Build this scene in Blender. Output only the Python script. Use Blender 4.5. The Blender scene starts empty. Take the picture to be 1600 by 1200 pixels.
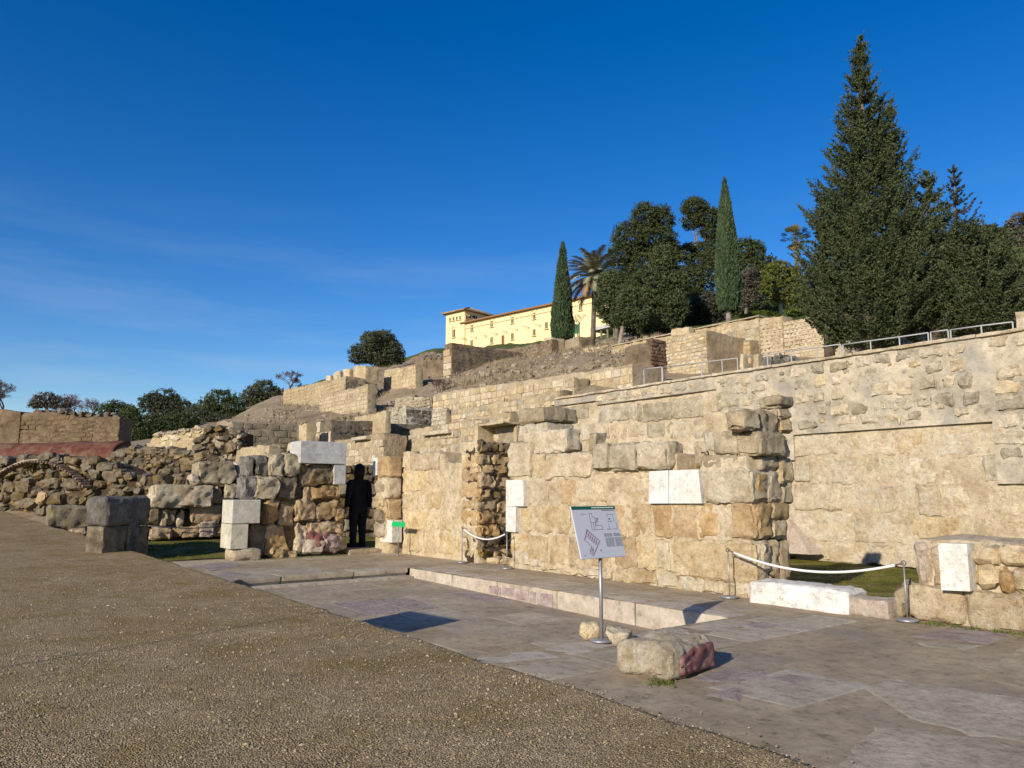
import bpy, math, random
import numpy as np
from mathutils import Vector, Matrix
R = random.Random(7)
NR = np.random.RandomState(7)
SC = bpy.context.scene
COL = SC.collection

# ------------------------------------------------------------------ camera, world, sun, exposure
S = 1.25                       # metres per working unit (the eye is one unit above the courtyard)
FPX = 1200.0                   # focal length for a 1600 px wide frame
PITCH = math.atan(170 / FPX)
YAW = math.radians(37.07)      # the long wall runs 37 degrees left of the view
cam = bpy.data.objects.new('camera', bpy.data.cameras.new('camera'))
COL.objects.link(cam)
cam.data.sensor_width = 36
cam.data.lens = 36 * FPX / 1600
cam.data.clip_start = 0.05
cam.data.clip_end = 9000
cam.location = (0, 0, 1.0)
cam.rotation_euler = (math.pi / 2 + PITCH, 0, math.pi / 2 - YAW)
SC.camera = cam

TO_SUN = Vector((0.60, -1.78, 0.76)).normalized()
SUN_EL = math.asin(TO_SUN.z)
SUN_ROT = math.atan2(TO_SUN.x, TO_SUN.y)
w = bpy.data.worlds.new('World'); SC.world = w; w.use_nodes = True
nt = w.node_tree; nt.nodes.clear()
def wn(t, **k):
    n = nt.nodes.new(t)
    for a, b in k.items(): setattr(n, a, b)
    return n
sky = wn('ShaderNodeTexSky', sky_type='NISHITA', sun_disc=False)
sky.sun_elevation = SUN_EL; sky.sun_rotation = SUN_ROT
sky.altitude = 200; sky.air_density = 1.0; sky.dust_density = 0.25; sky.ozone_density = 3.0
hs = wn('ShaderNodeHueSaturation'); hs.inputs['Hue'].default_value = 0.513; hs.inputs['Saturation'].default_value = 1.40; hs.inputs['Value'].default_value = 1.28
# thin cirrus, low over the horizon
tc = wn('ShaderNodeTexCoord'); mp = wn('ShaderNodeMapping'); mp.inputs['Scale'].default_value = (1.3, 1.3, 11.0)
mp.inputs['Rotation'].default_value = (0.05, 0.04, 0.3)
nz = wn('ShaderNodeTexNoise'); nz.inputs['Scale'].default_value = 2.1; nz.inputs['Detail'].default_value = 7; nz.inputs['Roughness'].default_value = 0.55
rp = wn('ShaderNodeValToRGB'); rp.color_ramp.elements[0].position = 0.43; rp.color_ramp.elements[1].position = 0.80
sp_ = wn('ShaderNodeSeparateXYZ')
fall = wn('ShaderNodeMapRange'); fall.inputs['From Min'].default_value = 0.36; fall.inputs['From Max'].default_value = 0.06
mul = wn('ShaderNodeMath', operation='MULTIPLY'); mul2 = wn('ShaderNodeMath', operation='MULTIPLY'); mul2.inputs[1].default_value = 0.5
mx = wn('ShaderNodeMix', data_type='RGBA'); mx.inputs[7].default_value = (4.6, 5.6, 6.9, 1)
bg = wn('ShaderNodeBackground'); bg.inputs['Strength'].default_value = 0.085
out = wn('ShaderNodeOutputWorld')
L = nt.links.new
L(sky.outputs[0], hs.inputs['Color']); L(tc.outputs['Generated'], mp.inputs[0]); L(mp.outputs[0], nz.inputs['Vector'])
L(nz.outputs['Fac'], rp.inputs[0]); L(tc.outputs['Generated'], sp_.inputs[0]); L(sp_.outputs['Z'], fall.inputs['Value'])
L(rp.outputs[0], mul.inputs[0]); L(fall.outputs[0], mul.inputs[1]); L(mul.outputs[0], mul2.inputs[0])
L(mul2.outputs[0], mx.inputs[0]); L(hs.outputs[0], mx.inputs[6]); L(mx.outputs[2], bg.inputs['Color']); L(bg.outputs[0], out.inputs[0])

sun = bpy.data.objects.new('sun', bpy.data.lights.new('sun', 'SUN')); COL.objects.link(sun)
sun.data.energy = 4.3; sun.data.angle = math.radians(0.55); sun.data.color = (1.0, 0.90, 0.76)
sun.rotation_euler = (-TO_SUN).to_track_quat('-Z', 'Y').to_euler()
sun.location = (5, -15, 20)
SC.view_settings.view_transform = 'Standard'; SC.view_settings.look = 'None'
SC.view_settings.exposure = 0.35; SC.view_settings.gamma = 1.0; SC.view_settings.use_curve_mapping = False

# ------------------------------------------------------------------ projection helpers (photo pixel + distance -> place)
sT, cT, sY, cY = math.sin(PITCH), math.cos(PITCH), math.sin(YAW), math.cos(YAW)
def ray(u, v):
    x = (u - 800) / FPX; y = (600 - v) / FPX
    yc = cT - y * sT; zc = sT + y * cT
    return sY * x - cY * yc, cY * x + sY * yc, zc, yc
def G(u, v, z=0.0):
    r = ray(u, v); s = (z - 1) / r[2]; return Vector((r[0] * s, r[1] * s, z))
def P(u, v, d):
    r = ray(u, v); s = d / r[3]; return Vector((r[0] * s, r[1] * s, 1 + r[2] * s))
def PIX(p):
    xc = sY * p[0] + cY * p[1]; d = -cY * p[0] + sY * p[1]; z = p[2] - 1
    fz = d * cT + z * sT
    return 800 + FPX * xc / fz, 600 - FPX * (-d * sT + z * cT) / fz
class Frame:                   # a vertical plane: origin, angle of its along-direction
    def __init__(s, ox, oy, deg):
        t = math.radians(deg); s.o = (ox, oy); s.a = (math.cos(t), math.sin(t)); s.n = (math.sin(t), -math.cos(t)); s.rot = t
    def px(s, u, v):
        r = ray(u, v); den = r[0] * s.n[0] + r[1] * s.n[1]
        k = (s.o[0] * s.n[0] + s.o[1] * s.n[1]) / den
        x, y = r[0] * k - s.o[0], r[1] * k - s.o[1]
        return x * s.a[0] + y * s.a[1], 1 + r[2] * k
    def pt(s, a, z, o=0.0):
        return Vector((s.o[0] + a * s.a[0] + o * s.n[0], s.o[1] + a * s.a[1] + o * s.n[1], z))
def FX(Y): return Frame(0, Y, 0)
def FY(X): return Frame(X, 0, 90)
def F2(p, q):
    return Frame(p[0], p[1], math.degrees(math.atan2(q[1] - p[1], q[0] - p[0])))

# ------------------------------------------------------------------ numpy noise
def vnoise(Q, seed=0):
    i = np.floor(Q).astype(np.int64); f = Q - i; f = f * f * (3 - 2 * f)
    def h(dx, dy, dz):
        n = ((i[:, 0] + dx) * 73856093) ^ ((i[:, 1] + dy) * 19349663) ^ ((i[:, 2] + dz) * 83492791) ^ (seed * 2654435 + 977)
        n = n & 0x7fffffff; n = (n ^ (n >> 13)) * 1274126177 & 0x7fffffff; n = n ^ (n >> 16)
        return (n & 0xffff) / 32767.5 - 1
    x, y, z = f[:, 0], f[:, 1], f[:, 2]
    a = h(0, 0, 0) * (1 - x) + h(1, 0, 0) * x; b = h(0, 1, 0) * (1 - x) + h(1, 1, 0) * x
    c = h(0, 0, 1) * (1 - x) + h(1, 0, 1) * x; d = h(0, 1, 1) * (1 - x) + h(1, 1, 1) * x
    return (a * (1 - y) + b * y) * (1 - z) + (c * (1 - y) + d * y) * z
def fbm(Q, seed=0, o=3):
    s = 0; a = 1.0; t = 0
    for k in range(o):
        s = s + a * vnoise(Q * (2.03 ** k) + 17.3 * k, seed + k); t += a; a *= 0.5
    return s / t

# ------------------------------------------------------------------ object helpers
def mesh_of(V, Fc, smooth=True):
    me = bpy.data.meshes.new('mesh'); V = np.asarray(V, dtype=np.float32)
    if isinstance(Fc, np.ndarray):
        k = Fc.shape[1]
        me.vertices.add(len(V)); me.vertices.foreach_set('co', V.ravel())
        me.loops.add(Fc.size); me.loops.foreach_set('vertex_index', Fc.ravel().astype(np.int32))
        me.polygons.add(len(Fc)); me.polygons.foreach_set('loop_start', np.arange(len(Fc), dtype=np.int32) * k)
        me.update(calc_edges=True)
    else:
        me.from_pydata(V.tolist(), [], Fc); me.update()
    me.polygons.foreach_set('use_smooth', np.full(len(me.polygons), bool(smooth)))
    return me
def mk(name, V, Fc, mat, parent=None, loc=(0, 0, 0), rotz=0.0, smooth=True, kind=None):
    o = bpy.data.objects.new(name, mesh_of(V, Fc, smooth)); COL.objects.link(o)
    if mat: o.data.materials.append(mat)
    o.location = loc; o.rotation_euler = (0, 0, rotz); o.parent = parent
    if kind: o['kind'] = kind
    return o
def thing(name, label, cat, loc=(0, 0, 0), group=None):
    o = bpy.data.objects.new(name, None); COL.objects.link(o); o.location = loc
    o['label'] = label; o['category'] = cat; o.empty_display_size = 0.1
    if group: o['group'] = group
    return o
def tag(o, label, cat, group=None):
    o['label'] = label; o['category'] = cat
    if group: o['group'] = group
    return o
def rel(parent, p):
    return Vector(p) - parent.location if parent else Vector(p)

_topo = {}
def topo(nx, ny, nz):
    k = (nx, ny, nz)
    if k in _topo: return _topo[k]
    idx = {}; pts = []; faces = []
    def vi(i, j, l):
        t = (i, j, l)
        if t not in idx: idx[t] = len(pts); pts.append((i / nx - .5, j / ny - .5, l / nz - .5))
        return idx[t]
    for i in range(nx):
        for j in range(ny):
            faces.append((vi(i, j, 0), vi(i, j + 1, 0), vi(i + 1, j + 1, 0), vi(i + 1, j, 0)))
            faces.append((vi(i, j, nz), vi(i + 1, j, nz), vi(i + 1, j + 1, nz), vi(i, j + 1, nz)))
    for i in range(nx):
        for l in range(nz):
            faces.append((vi(i, 0, l), vi(i + 1, 0, l), vi(i + 1, 0, l + 1), vi(i, 0, l + 1)))
            faces.append((vi(i, ny, l), vi(i, ny, l + 1), vi(i + 1, ny, l + 1), vi(i + 1, ny, l)))
    for j in range(ny):
        for l in range(nz):
            faces.append((vi(0, j, l), vi(0, j, l + 1), vi(0, j + 1, l + 1), vi(0, j + 1, l)))
            faces.append((vi(nx, j, l), vi(nx, j + 1, l), vi(nx, j + 1, l + 1), vi(nx, j, l + 1)))
    _topo[k] = (np.array(pts), np.array(faces, dtype=np.int32))
    return _topo[k]
_seed = [11]
def rock(w_, d_, h_, cell=0.06, rough=0.02, rnd=0.03, facets=0, maxn=26, warp=1.0, fine=1.0):
    """an irregular stone: rounded box, broken facets, noise relief"""
    _seed[0] += 1; sd = _seed[0]
    n = [max(2, min(maxn, int(round(x / cell)))) for x in (w_, d_, h_)]
    U, Fc = topo(*n)
    s = np.array([w_, d_, h_]); p = U * s
    r = min(rnd, 0.49 * s.min()); lim = s / 2 - r
    inner = np.clip(p, -lim, lim); dr = p - inner
    ln = np.linalg.norm(dr, axis=1, keepdims=True); dr = dr / np.maximum(ln, 1e-9)
    p = inner + dr * r
    rs = np.random.RandomState(sd)
    if facets:
        m = 0.5 * s
        for _ in range(facets):
            nn = rs.normal(size=3); nn /= np.linalg.norm(nn)
            c = (np.abs(nn) * m).sum() * rs.uniform(0.50, 0.78)
            q = p @ nn - c
            p = p - np.maximum(q, 0)[:, None] * nn
    m = float(np.median(s)); off = rs.uniform(0, 90, 3)
    if rough > 0:
        W = np.stack([fbm(p * (1.6 / m) + off + 31 * k, 3 + k, 2) for k in range(3)], 1)
        edge = (np.abs(dr) > 0.2).sum(1) >= 2
        chip = np.clip(fbm(p * 9 + off + 5, 15, 2) + .25, 0, 1) * rough * 1.5 * edge
        p = p + W * rough * 0.75 * warp
        p = p + dr * (fbm(p * (3.5 / m) + off, 9, 2) * rough * 0.55 + fbm(p * 15 + off, 5, 3) * rough * 0.75 * fine - chip)[:, None]
    return p, Fc
def rock_ob(name, w_, d_, h_, mat, parent, loc, rotz=0.0, tilt=None, sharp=38, **k):
    V, Fc = rock(w_, d_, h_, **k)
    o = mk(name, V, Fc, mat, parent, rel(parent, loc), rotz)
    if sharp: o.data.set_sharp_from_angle(angle=math.radians(sharp))
    if tilt: o.rotation_euler = (tilt[0], tilt[1], rotz)
    return o
def stone_px(f, rect, parent, mat, depth=0.3, proud=0.0, name='stone', rough=0.02, rnd=0.035, cell=0.05, back=0.0, facets=0, **k):
    """a stone whose front fills a pixel rectangle on a wall plane"""
    u0, v0, u1, v1 = rect; um = (u0 + u1) / 2; vm = (v0 + v1) / 2
    a0 = f.px(u0, vm)[0]; a1 = f.px(u1, vm)[0]; z0 = f.px(um, v1)[1]; z1 = f.px(um, v0)[1]
    if a0 > a1: a0, a1 = a1, a0
    c = f.pt((a0 + a1) / 2, (z0 + z1) / 2, proud - depth / 2 - back)
    return rock_ob(name, a1 - a0, depth, z1 - z0, mat, parent, c, f.rot, cell=cell, rough=rough, rnd=rnd, facets=facets, **k)
def box(w_, d_, h_, bev=0.0):
    if bev <= 0:
        U, Fc = topo(1, 1, 1); return U * np.array([w_, d_, h_]), Fc
    U, Fc = topo(3, 3, 3); s = np.array([w_, d_, h_])
    g = np.where(np.abs(U) > 0.4, np.sign(U) * 0.5, np.sign(U) * (0.5 - np.minimum(0.49, bev / s)))
    p = g * s
    lim = s / 2 - bev * 0.3
    e = (np.abs(p) > lim).sum(1)
    p = np.where((e >= 2)[:, None], np.clip(p, -lim, lim), p)
    return p, Fc
def box_ob(name, w_, d_, h_, mat, parent, loc, rotz=0.0, bev=0.004, smooth=False):
    V, Fc = box(w_, d_, h_, bev); return mk(name, V, Fc, mat, parent, rel(parent, loc), rotz, smooth)
def tube(pts, r, n=8, cap=True):
    pts = [Vector(p) for p in pts]; rr = r if isinstance(r, (list, tuple)) else [r] * len(pts)
    V = []; Fc = []
    up = Vector((0.13, 0.21, 0.97))
    for i, p in enumerate(pts):
        t = (pts[min(i + 1, len(pts) - 1)] - pts[max(i - 1, 0)]).normalized()
        x = t.cross(up)
        if x.length < 1e-4: x = t.cross(Vector((1, 0, 0)))
        x.normalize(); y = t.cross(x)
        for k in range(n):
            q = 2 * math.pi * k / n
            V.append(p + (x * math.cos(q) + y * math.sin(q)) * rr[i])
    for i in range(len(pts) - 1):
        for k in range(n):
            Fc.append((i * n + k, i * n + (k + 1) % n, (i + 1) * n + (k + 1) % n, (i + 1) * n + k))
    if cap: Fc.append(tuple(range(n - 1, -1, -1))); Fc.append(tuple((len(pts) - 1) * n + k for k in range(n)))
    return V, Fc
def tube_ob(name, pts, r, mat, parent=None, n=8):
    V, Fc = tube([rel(parent, p) for p in pts], r, n); return mk(name, V, Fc, mat, parent)
class Acc:                     # collects geometry for one joined mesh
    def __init__(s): s.V = []; s.F = []; s.n = 0
    def add(s, V, Fc, M=None):
        V = np.asarray(V, dtype=float)
        if M is not None: V = V @ np.array(M.to_3x3()).T + np.array(M.translation)
        s.V.append(V); s.F.append(np.asarray(Fc) + s.n); s.n += len(V)
    def get(s): return np.concatenate(s.V), np.concatenate(s.F)

# ------------------------------------------------------------------ materials
def newmat(name):
    m = bpy.data.materials.new(name); m.use_nodes = True
    t = m.node_tree; b = t.nodes['Principled BSDF']; return m, t, b
def N(t, typ, **k):
    n = t.nodes.new(typ)
    for a, b in k.items():
        if a in n.inputs and not hasattr(type(n), a): n.inputs[a].default_value = b
        else: setattr(n, a, b)
    return n
def noise_n(t, vec, scale, detail=6, rough=0.6, dist=0.0):
    n = t.nodes.new('ShaderNodeTexNoise'); n.inputs['Scale'].default_value = scale; n.inputs['Detail'].default_value = detail
    n.inputs['Roughness'].default_value = rough; n.inputs['Distortion'].default_value = dist
    t.links.new(vec, n.inputs['Vector']); return n.outputs['Fac']
def ramp(t, fac, stops):
    n = t.nodes.new('ShaderNodeValToRGB'); e = n.color_ramp.elements
    while len(e) < len(stops): e.new(0.5)
    for k, (p, c) in enumerate(stops):
        e[k].position = p; e[k].color = (c[0], c[1], c[2], 1) if not isinstance(c, (int, float)) else (c, c, c, 1)
    t.links.new(fac, n.inputs[0]); return n.outputs[0]
def mixc(t, fac, a, b, mode='MIX'):
    n = t.nodes.new('ShaderNodeMix'); n.data_type = 'RGBA'; n.blend_type = mode
    for sck, val in ((0, fac), (6, a), (7, b)):
        if isinstance(val, (int, float)): n.inputs[sck].default_value = val
        elif isinstance(val, tuple): n.inputs[sck].default_value = (val[0], val[1], val[2], 1)
        else: t.links.new(val, n.inputs[sck])
    return n.outputs[2]
def mth(t, op, a, b=None):
    n = t.nodes.new('ShaderNodeMath'); n.operation = op
    for k, v in enumerate((a, b)):
        if v is None: continue
        if isinstance(v, (int, float)): n.inputs[k].default_value = v
        else: t.links.new(v, n.inputs[k])
    return n.outputs[0]
def coords(t, per_object=True, kind='Object'):
    tc = t.nodes.new('ShaderNodeTexCoord')
    if not per_object: return tc.outputs[kind], None
    oi = t.nodes.new('ShaderNodeObjectInfo')
    sc = t.nodes.new('ShaderNodeVectorMath'); sc.operation = 'MULTIPLY_ADD'
    cb = t.nodes.new('ShaderNodeCombineXYZ')
    t.links.new(mth(t, 'MULTIPLY', oi.outputs['Random'], 71.0), cb.inputs[0])
    t.links.new(mth(t, 'MULTIPLY', oi.outputs['Random'], 39.0), cb.inputs[1])
    t.links.new(mth(t, 'MULTIPLY', oi.outputs['Random'], 23.0), cb.inputs[2])
    sc.inputs[1].default_value = (1, 1, 1)
    t.links.new(tc.outputs[kind], sc.inputs[0]); t.links.new(cb.outputs[0], sc.inputs[2])
    return sc.outputs[0], oi.outputs['Random']
def bump(t, b, heights, strength=0.6, dist=0.02):
    """heights: list of (socket, weight)"""
    s = None
    for h, wgt in heights:
        q = mth(t, 'MULTIPLY', h, wgt); s = q if s is None else mth(t, 'ADD', s, q)
    n = t.nodes.new('ShaderNodeBump'); n.inputs['Strength'].default_value = strength; n.inputs['Distance'].default_value = dist
    t.links.new(s, n.inputs['Height']); t.links.new(n.outputs[0], b.inputs['Normal'])
def stone_mat(name, tones, stain=None, stain_at=0.62, pits=0.5, scale=4.0, lichen=None, bumps=0.7, bdist=0.025, vary=0.25, white=None, rough=0.95):
    m, t, b = newmat(name); v, rnd = coords(t)
    n1 = noise_n(t, v, scale, 7, 0.62); n2 = noise_n(t, v, scale * 5.5, 8, 0.7); n3 = noise_n(t, v, scale * 22, 4, 0.65)
    k = len(tones)
    c = ramp(t, n1, [(0.36 + 0.28 * i / max(1, k - 1), tones[i]) for i in range(k)])
    c = mixc(t, 1.0, c, ramp(t, n2, [(0.30, 0.52), (0.44, 0.92), (0.55, 1.04), (0.72, 1.28)]), 'MULTIPLY')
    if stain: 
        sm = noise_n(t, v, scale * 0.8, 5, 0.6, 0.8)
        c = mixc(t, ramp(t, sm, [(stain_at - 0.07, 0.0), (stain_at + 0.08, 0.8)]), c, stain)
    if white:
        wm = noise_n(t, v, scale * 1.3, 8, 0.72, 0.5)
        c = mixc(t, ramp(t, wm, [(0.60, 0.0), (0.68, 0.75)]), c, white)
    if lichen:
        geo = t.nodes.new('ShaderNodeNewGeometry'); sx = t.nodes.new('ShaderNodeSeparateXYZ'); t.links.new(geo.outputs['Normal'], sx.inputs[0])
        up = ramp(t, sx.outputs['Z'], [(0.15, 0.12), (0.75, 1.0)])
        lm = ramp(t, noise_n(t, v, scale * 3.1, 7, 0.75), [(0.42, 0.0), (0.62, 1.0)])
        c = mixc(t, mth(t, 'MULTIPLY', mth(t, 'MULTIPLY', up, lm), 0.85), c, lichen)
    if pits:
        pm = ramp(t, n3, [(0.34, pits), (0.42, 0.0)])
        c = mixc(t, pm, c, tuple(x * 0.35 for x in tones[0]))
    if rnd is not None:
        c = mixc(t, 1.0, c, ramp(t, rnd, [(0.0, 1 - vary), (1.0, 1 + vary * 0.8)]), 'MULTIPLY')
        hue = t.nodes.new('ShaderNodeHueSaturation'); t.links.new(c, hue.inputs['Color'])
        t.links.new(mth(t, 'ADD', mth(t, 'MULTIPLY', mth(t, 'FRACT', mth(t, 'MULTIPLY', rnd, 17.3)), 0.2), 0.88), hue.inputs['Saturation'])
        c = hue.outputs[0]
    t.links.new(c, b.inputs['Base Color']); b.inputs['Roughness'].default_value = rough
    b.inputs['Specular IOR Level'].default_value = 0.15
    bump(t, b, [(noise_n(t, v, scale * 2.2, 8, 0.65), 1.0), (n2, 0.9), (n3, 0.35)], min(1.0, bumps * 1.3), bdist * 1.4)
    return m
def plain(name, col, rough=0.6, metal=0.0, var=0.0, scale=8.0, bumps=0.0):
    m, t, b = newmat(name); b.inputs['Roughness'].default_value = rough; b.inputs['Metallic'].default_value = metal
    b.inputs['Base Color'].default_value = (*col, 1); b.inputs['Specular IOR Level'].default_value = 0.2
    if var:
        v, rnd = coords(t)
        n = noise_n(t, v, scale, 7, 0.65)
        c = ramp(t, n, [(0.3, tuple(x * (1 - var) for x in col)), (0.7, tuple(min(1, x * (1 + var)) for x in col))])
        t.links.new(c, b.inputs['Base Color'])
        if bumps: bump(t, b, [(n, 1.0), (noise_n(t, v, scale * 6, 4, 0.6), 0.3)], bumps, 0.01)
    return m

M = {}
M['warm'] = stone_mat('sandstone_warm', [(.43, .30, .16), (.54, .41, .235), (.61, .48, .29), (.66, .545, .36)], stain=(.50, .33, .14), stain_at=0.66, white=(.70, .63, .52), lichen=(.28, .24, .18), vary=.18)
M['warmblock'] = stone_mat('fallen_block_stone', [(.44, .34, .20), (.56, .46, .30), (.63, .54, .37), (.66, .58, .43)], stain=(.42, .29, .14), stain_at=0.62, lichen=(.48, .37, .22), scale=9, pits=.7, vary=0)
M['tanblock'] = stone_mat('tan_lichen_block', [(.22, .17, .09), (.32, .255, .15), (.40, .33, .21)], stain=(.30, .20, .05), stain_at=0.62, lichen=(.30, .27, .20), scale=6)
M['ochre'] = stone_mat('sandstone_ochre', [(.38, .245, .115), (.50, .345, .175), (.57, .42, .24)], white=(.66, .56, .41), lichen=(.24, .19, .13), vary=.15)
M['cream'] = stone_mat('limestone_cream', [(.47, .375, .235), (.56, .46, .31), (.62, .52, .365), (.66, .57, .42)], stain=(.50, .37, .21), lichen=(.27, .24, .18), pits=0.6, vary=.12)
M['greytop'] = stone_mat('weathered_grey_stone', [(.33, .265, .165), (.44, .36, .235), (.54, .45, .31)], stain=(.29, .245, .17), stain_at=0.60, lichen=(.24, .21, .155), vary=.15)
M['pitted'] = stone_mat('pitted_stone', [(.34, .28, .185), (.48, .41, .285), (.56, .49, .37)], pits=0.95, scale=5.0, lichen=(.2, .18, .14))
M['mortar'] = stone_mat('lime_mortar', [(.45, .35, .22), (.55, .445, .29), (.60, .50, .35)], white=(.66, .59, .47), pits=0.3, vary=0.05, scale=3.0)
M['greymortar'] = stone_mat('grey_mortar', [(.33, .29, .225), (.42, .365, .275), (.50, .43, .32), (.54, .465, .35)], pits=0.25, vary=0.05, scale=1.4, stain=(.30, .28, .24), stain_at=0.56, bumps=0.4)
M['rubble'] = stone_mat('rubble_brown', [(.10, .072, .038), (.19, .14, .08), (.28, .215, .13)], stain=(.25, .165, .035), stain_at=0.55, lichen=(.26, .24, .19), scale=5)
M['rubblegrey'] = stone_mat('rubble_grey', [(.11, .085, .052), (.19, .15, .095), (.28, .225, .15)], lichen=(.20, .19, .165), scale=5)
M['dark'] = stone_mat('dark_lichen_shade_stone', [(.14, .125, .10), (.215, .195, .16), (.30, .275, .23)], scale=5, lichen=(.12, .12, .11))  # lichen stone; on the pier's left flank its dark tone stands in for shade
M['screestone'] = stone_mat('scree_stone', [(.22, .17, .11), (.32, .26, .18), (.42, .35, .25)], scale=3, vary=0.0)
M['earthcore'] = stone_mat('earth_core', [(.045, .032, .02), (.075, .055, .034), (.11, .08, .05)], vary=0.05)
M['pale'] = stone_mat('pale_ashlar', [(.38, .29, .17), (.46, .365, .225), (.52, .425, .275)], scale=1.6, vary=0.16, pits=0.35, stain=(.37, .27, .15), stain_at=.66, bumps=0.5)
M['palewall'] = stone_mat('pale_wall_fill', [(.34, .255, .15), (.42, .325, .20), (.48, .385, .25)], scale=1.2, vary=0.10, pits=0.45, bumps=0.7, bdist=.05)
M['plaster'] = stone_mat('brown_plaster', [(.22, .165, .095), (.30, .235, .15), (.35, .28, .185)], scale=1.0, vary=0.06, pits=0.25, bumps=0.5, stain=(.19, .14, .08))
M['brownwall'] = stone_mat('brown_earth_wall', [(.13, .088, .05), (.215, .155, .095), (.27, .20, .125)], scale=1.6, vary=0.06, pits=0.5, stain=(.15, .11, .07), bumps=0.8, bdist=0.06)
M['darkwall'] = stone_mat('dark_rubble_shade_wall', [(.12, .10, .07), (.22, .18, .125), (.31, .26, .185)], scale=2.6, vary=0.1, pits=0.7, bumps=0.9, bdist=0.06)  # dark rubble; on side faces of hill walls it stands in for shade
M['redbrown'] = stone_mat('red_brown_rubble', [(.12, .07, .045), (.22, .13, .08), (.30, .19, .12)], scale=2.6, vary=0.1, pits=0.7, bumps=0.9, bdist=0.06)
M['marble'] = stone_mat('white_marble', [(.56, .53, .47), (.64, .61, .55), (.68, .66, .61)], stain=(.62, .52, .42), stain_at=0.72, pits=0.25, vary=0.04, scale=3, bumps=0.2, rough=0.6)
M['concrete'] = stone_mat('white_cast_stone', [(.43, .42, .39), (.50, .49, .46), (.52, .51, .48)], stain=(.36, .34, .30), stain_at=.64, pits=.4, vary=.03, scale=2.2, bumps=.25)
M['creamblock'] = stone_mat('cream_cast_stone', [(.46, .42, .32), (.53, .49, .38), (.58, .53, .42)], pits=0.2, vary=0.04, scale=2.5, bumps=0.2)
M['purple'] = stone_mat('purple_marble', [(.27, .19, .18), (.36, .275, .25), (.43, .36, .315)], white=(.46, .40, .35), vary=0.08, scale=6, bumps=0.4, rough=0.75)
M['purpleslab'] = stone_mat('purple_paving', [(.27, .205, .175), (.345, .275, .235), (.40, .33, .285)], white=(.38, .33, .31), vary=0.1, scale=5, bumps=0.4, rough=0.8)
M['maroon'] = stone_mat('maroon_marble', [(.20, .065, .06), (.28, .105, .09), (.35, .19, .155)], white=(.48, .36, .28), vary=0.05, scale=7, bumps=0.5, rough=0.7)
M['pink'] = stone_mat('pink_plaster', [(.46, .36, .275), (.53, .43, .33), (.58, .49, .38)], stain=(.40, .26, .215), stain_at=0.62, vary=0.05, scale=5)
M['red'] = stone_mat('red_painted_plaster', [(.10, .036, .026), (.145, .056, .04), (.165, .08, .055)], stain=(.19, .13, .08), stain_at=0.54, white=(.28, .20, .13), vary=0.04, scale=3.2)
M['brick'] = stone_mat('old_brick', [(.18, .11, .075), (.26, .17, .115), (.33, .24, .165)], vary=0.3, scale=9)
M['slab'] = stone_mat('grey_paving', [(.34, .278, .192), (.385, .32, .228), (.43, .366, .265)], pits=0.25, vary=0.12, scale=3.0, bumps=0.25, bdist=0.008)
M['slabtan'] = stone_mat('tan_paving', [(.30, .235, .148), (.345, .275, .18), (.395, .32, .215)], pits=0.3, vary=0.12, scale=3.0, bumps=0.3, bdist=0.01)
M['sandpatch'] = stone_mat('sandy_worn_floor', [(.32, .25, .16), (.40, .325, .215), (.46, .385, .265)], pits=.4, vary=0.0, scale=3.5, white=(.50, .43, .31), bumps=.5, bdist=.01)
M['curb'] = stone_mat('curb_plaster', [(.40, .33, .24), (.45, .375, .28), (.48, .41, .31)], pits=0.15, vary=0.05, scale=2.0, stain=(.35, .28, .19), bumps=0.25)
M['floor'] = stone_mat('dark_screed', [(.285, .222, .142), (.335, .265, .176), (.38, .305, .203)], pits=0.35, vary=0.0, scale=1.5, stain=(.26, .22, .165), stain_at=0.62, bumps=0.35, bdist=0.008)
M['moss'] = stone_mat('moss_floor', [(.085, .085, .014), (.15, .14, .025), (.21, .18, .05)], stain=(.30, .23, .12), stain_at=0.56, vary=0.0, scale=2.4, bumps=0.6)
M['black'] = plain('black_cloth', (.012, .012, .014), 0.9, var=.35, scale=9, bumps=.5)
M['hair'] = plain('dark_hair', (.010, .008, .007), 0.7)
M['skin'] = plain('skin', (.30, .17, .12), 0.6)
M['steel'] = plain('galvanised_steel', (.34, .34, .34), 0.45, 0.6, var=0.12, scale=20)
M['rail'] = plain('grey_rail_paint', (.40, .39, .37), 0.6, 0.1, var=0.08, scale=10)
M['iron'] = plain('dark_iron', (.10, .10, .10), 0.6, 0.4, var=0.1)
M['rope'] = plain('white_rope', (.72, .70, .66), 0.9, var=0.06, scale=40)
M['green'] = plain('green_sign_paint', (.012, .42, .12), 0.5)
M['signgrey'] = plain('sign_face', (.50, .51, .55), 0.7)
M['signgreen'] = plain('sign_header', (.012, .10, .055), 0.5)
M['ink'] = plain('sign_ink', (.20, .20, .22), 0.6)
M['inkpurple'] = plain('sign_ink_purple', (.26, .10, .20), 0.6)
M['signwhite'] = plain('sign_letter', (.62, .70, .66), 0.6)
M['tarp'] = plain('green_tarp', (.02, .19, .08), 0.7)
M['yellow'] = plain('yellow_render', (.80, .645, .345), 0.9, var=0.06, scale=0.5)
M['trim'] = plain('pale_trim', (.70, .54, .30), 0.9)
M['eave'] = plain('brown_eave', (.26, .14, .07), 0.9)
M['shutter'] = plain('dark_shutter', (.055, .06, .035), 0.8)
M['glass'] = plain('window_glass', (.03, .035, .04), 0.15)
M['door'] = plain('brown_door', (.20, .085, .04), 0.7)
M['roof'] = stone_mat('clay_roof_tiles', [(.24, .15, .075), (.34, .23, .12), (.38, .29, .17)], vary=0.1, scale=1.2)
M['bark'] = stone_mat('tree_bark', [(.10, .075, .055), (.17, .135, .105), (.24, .20, .16)], scale=3, vary=0.15)
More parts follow.
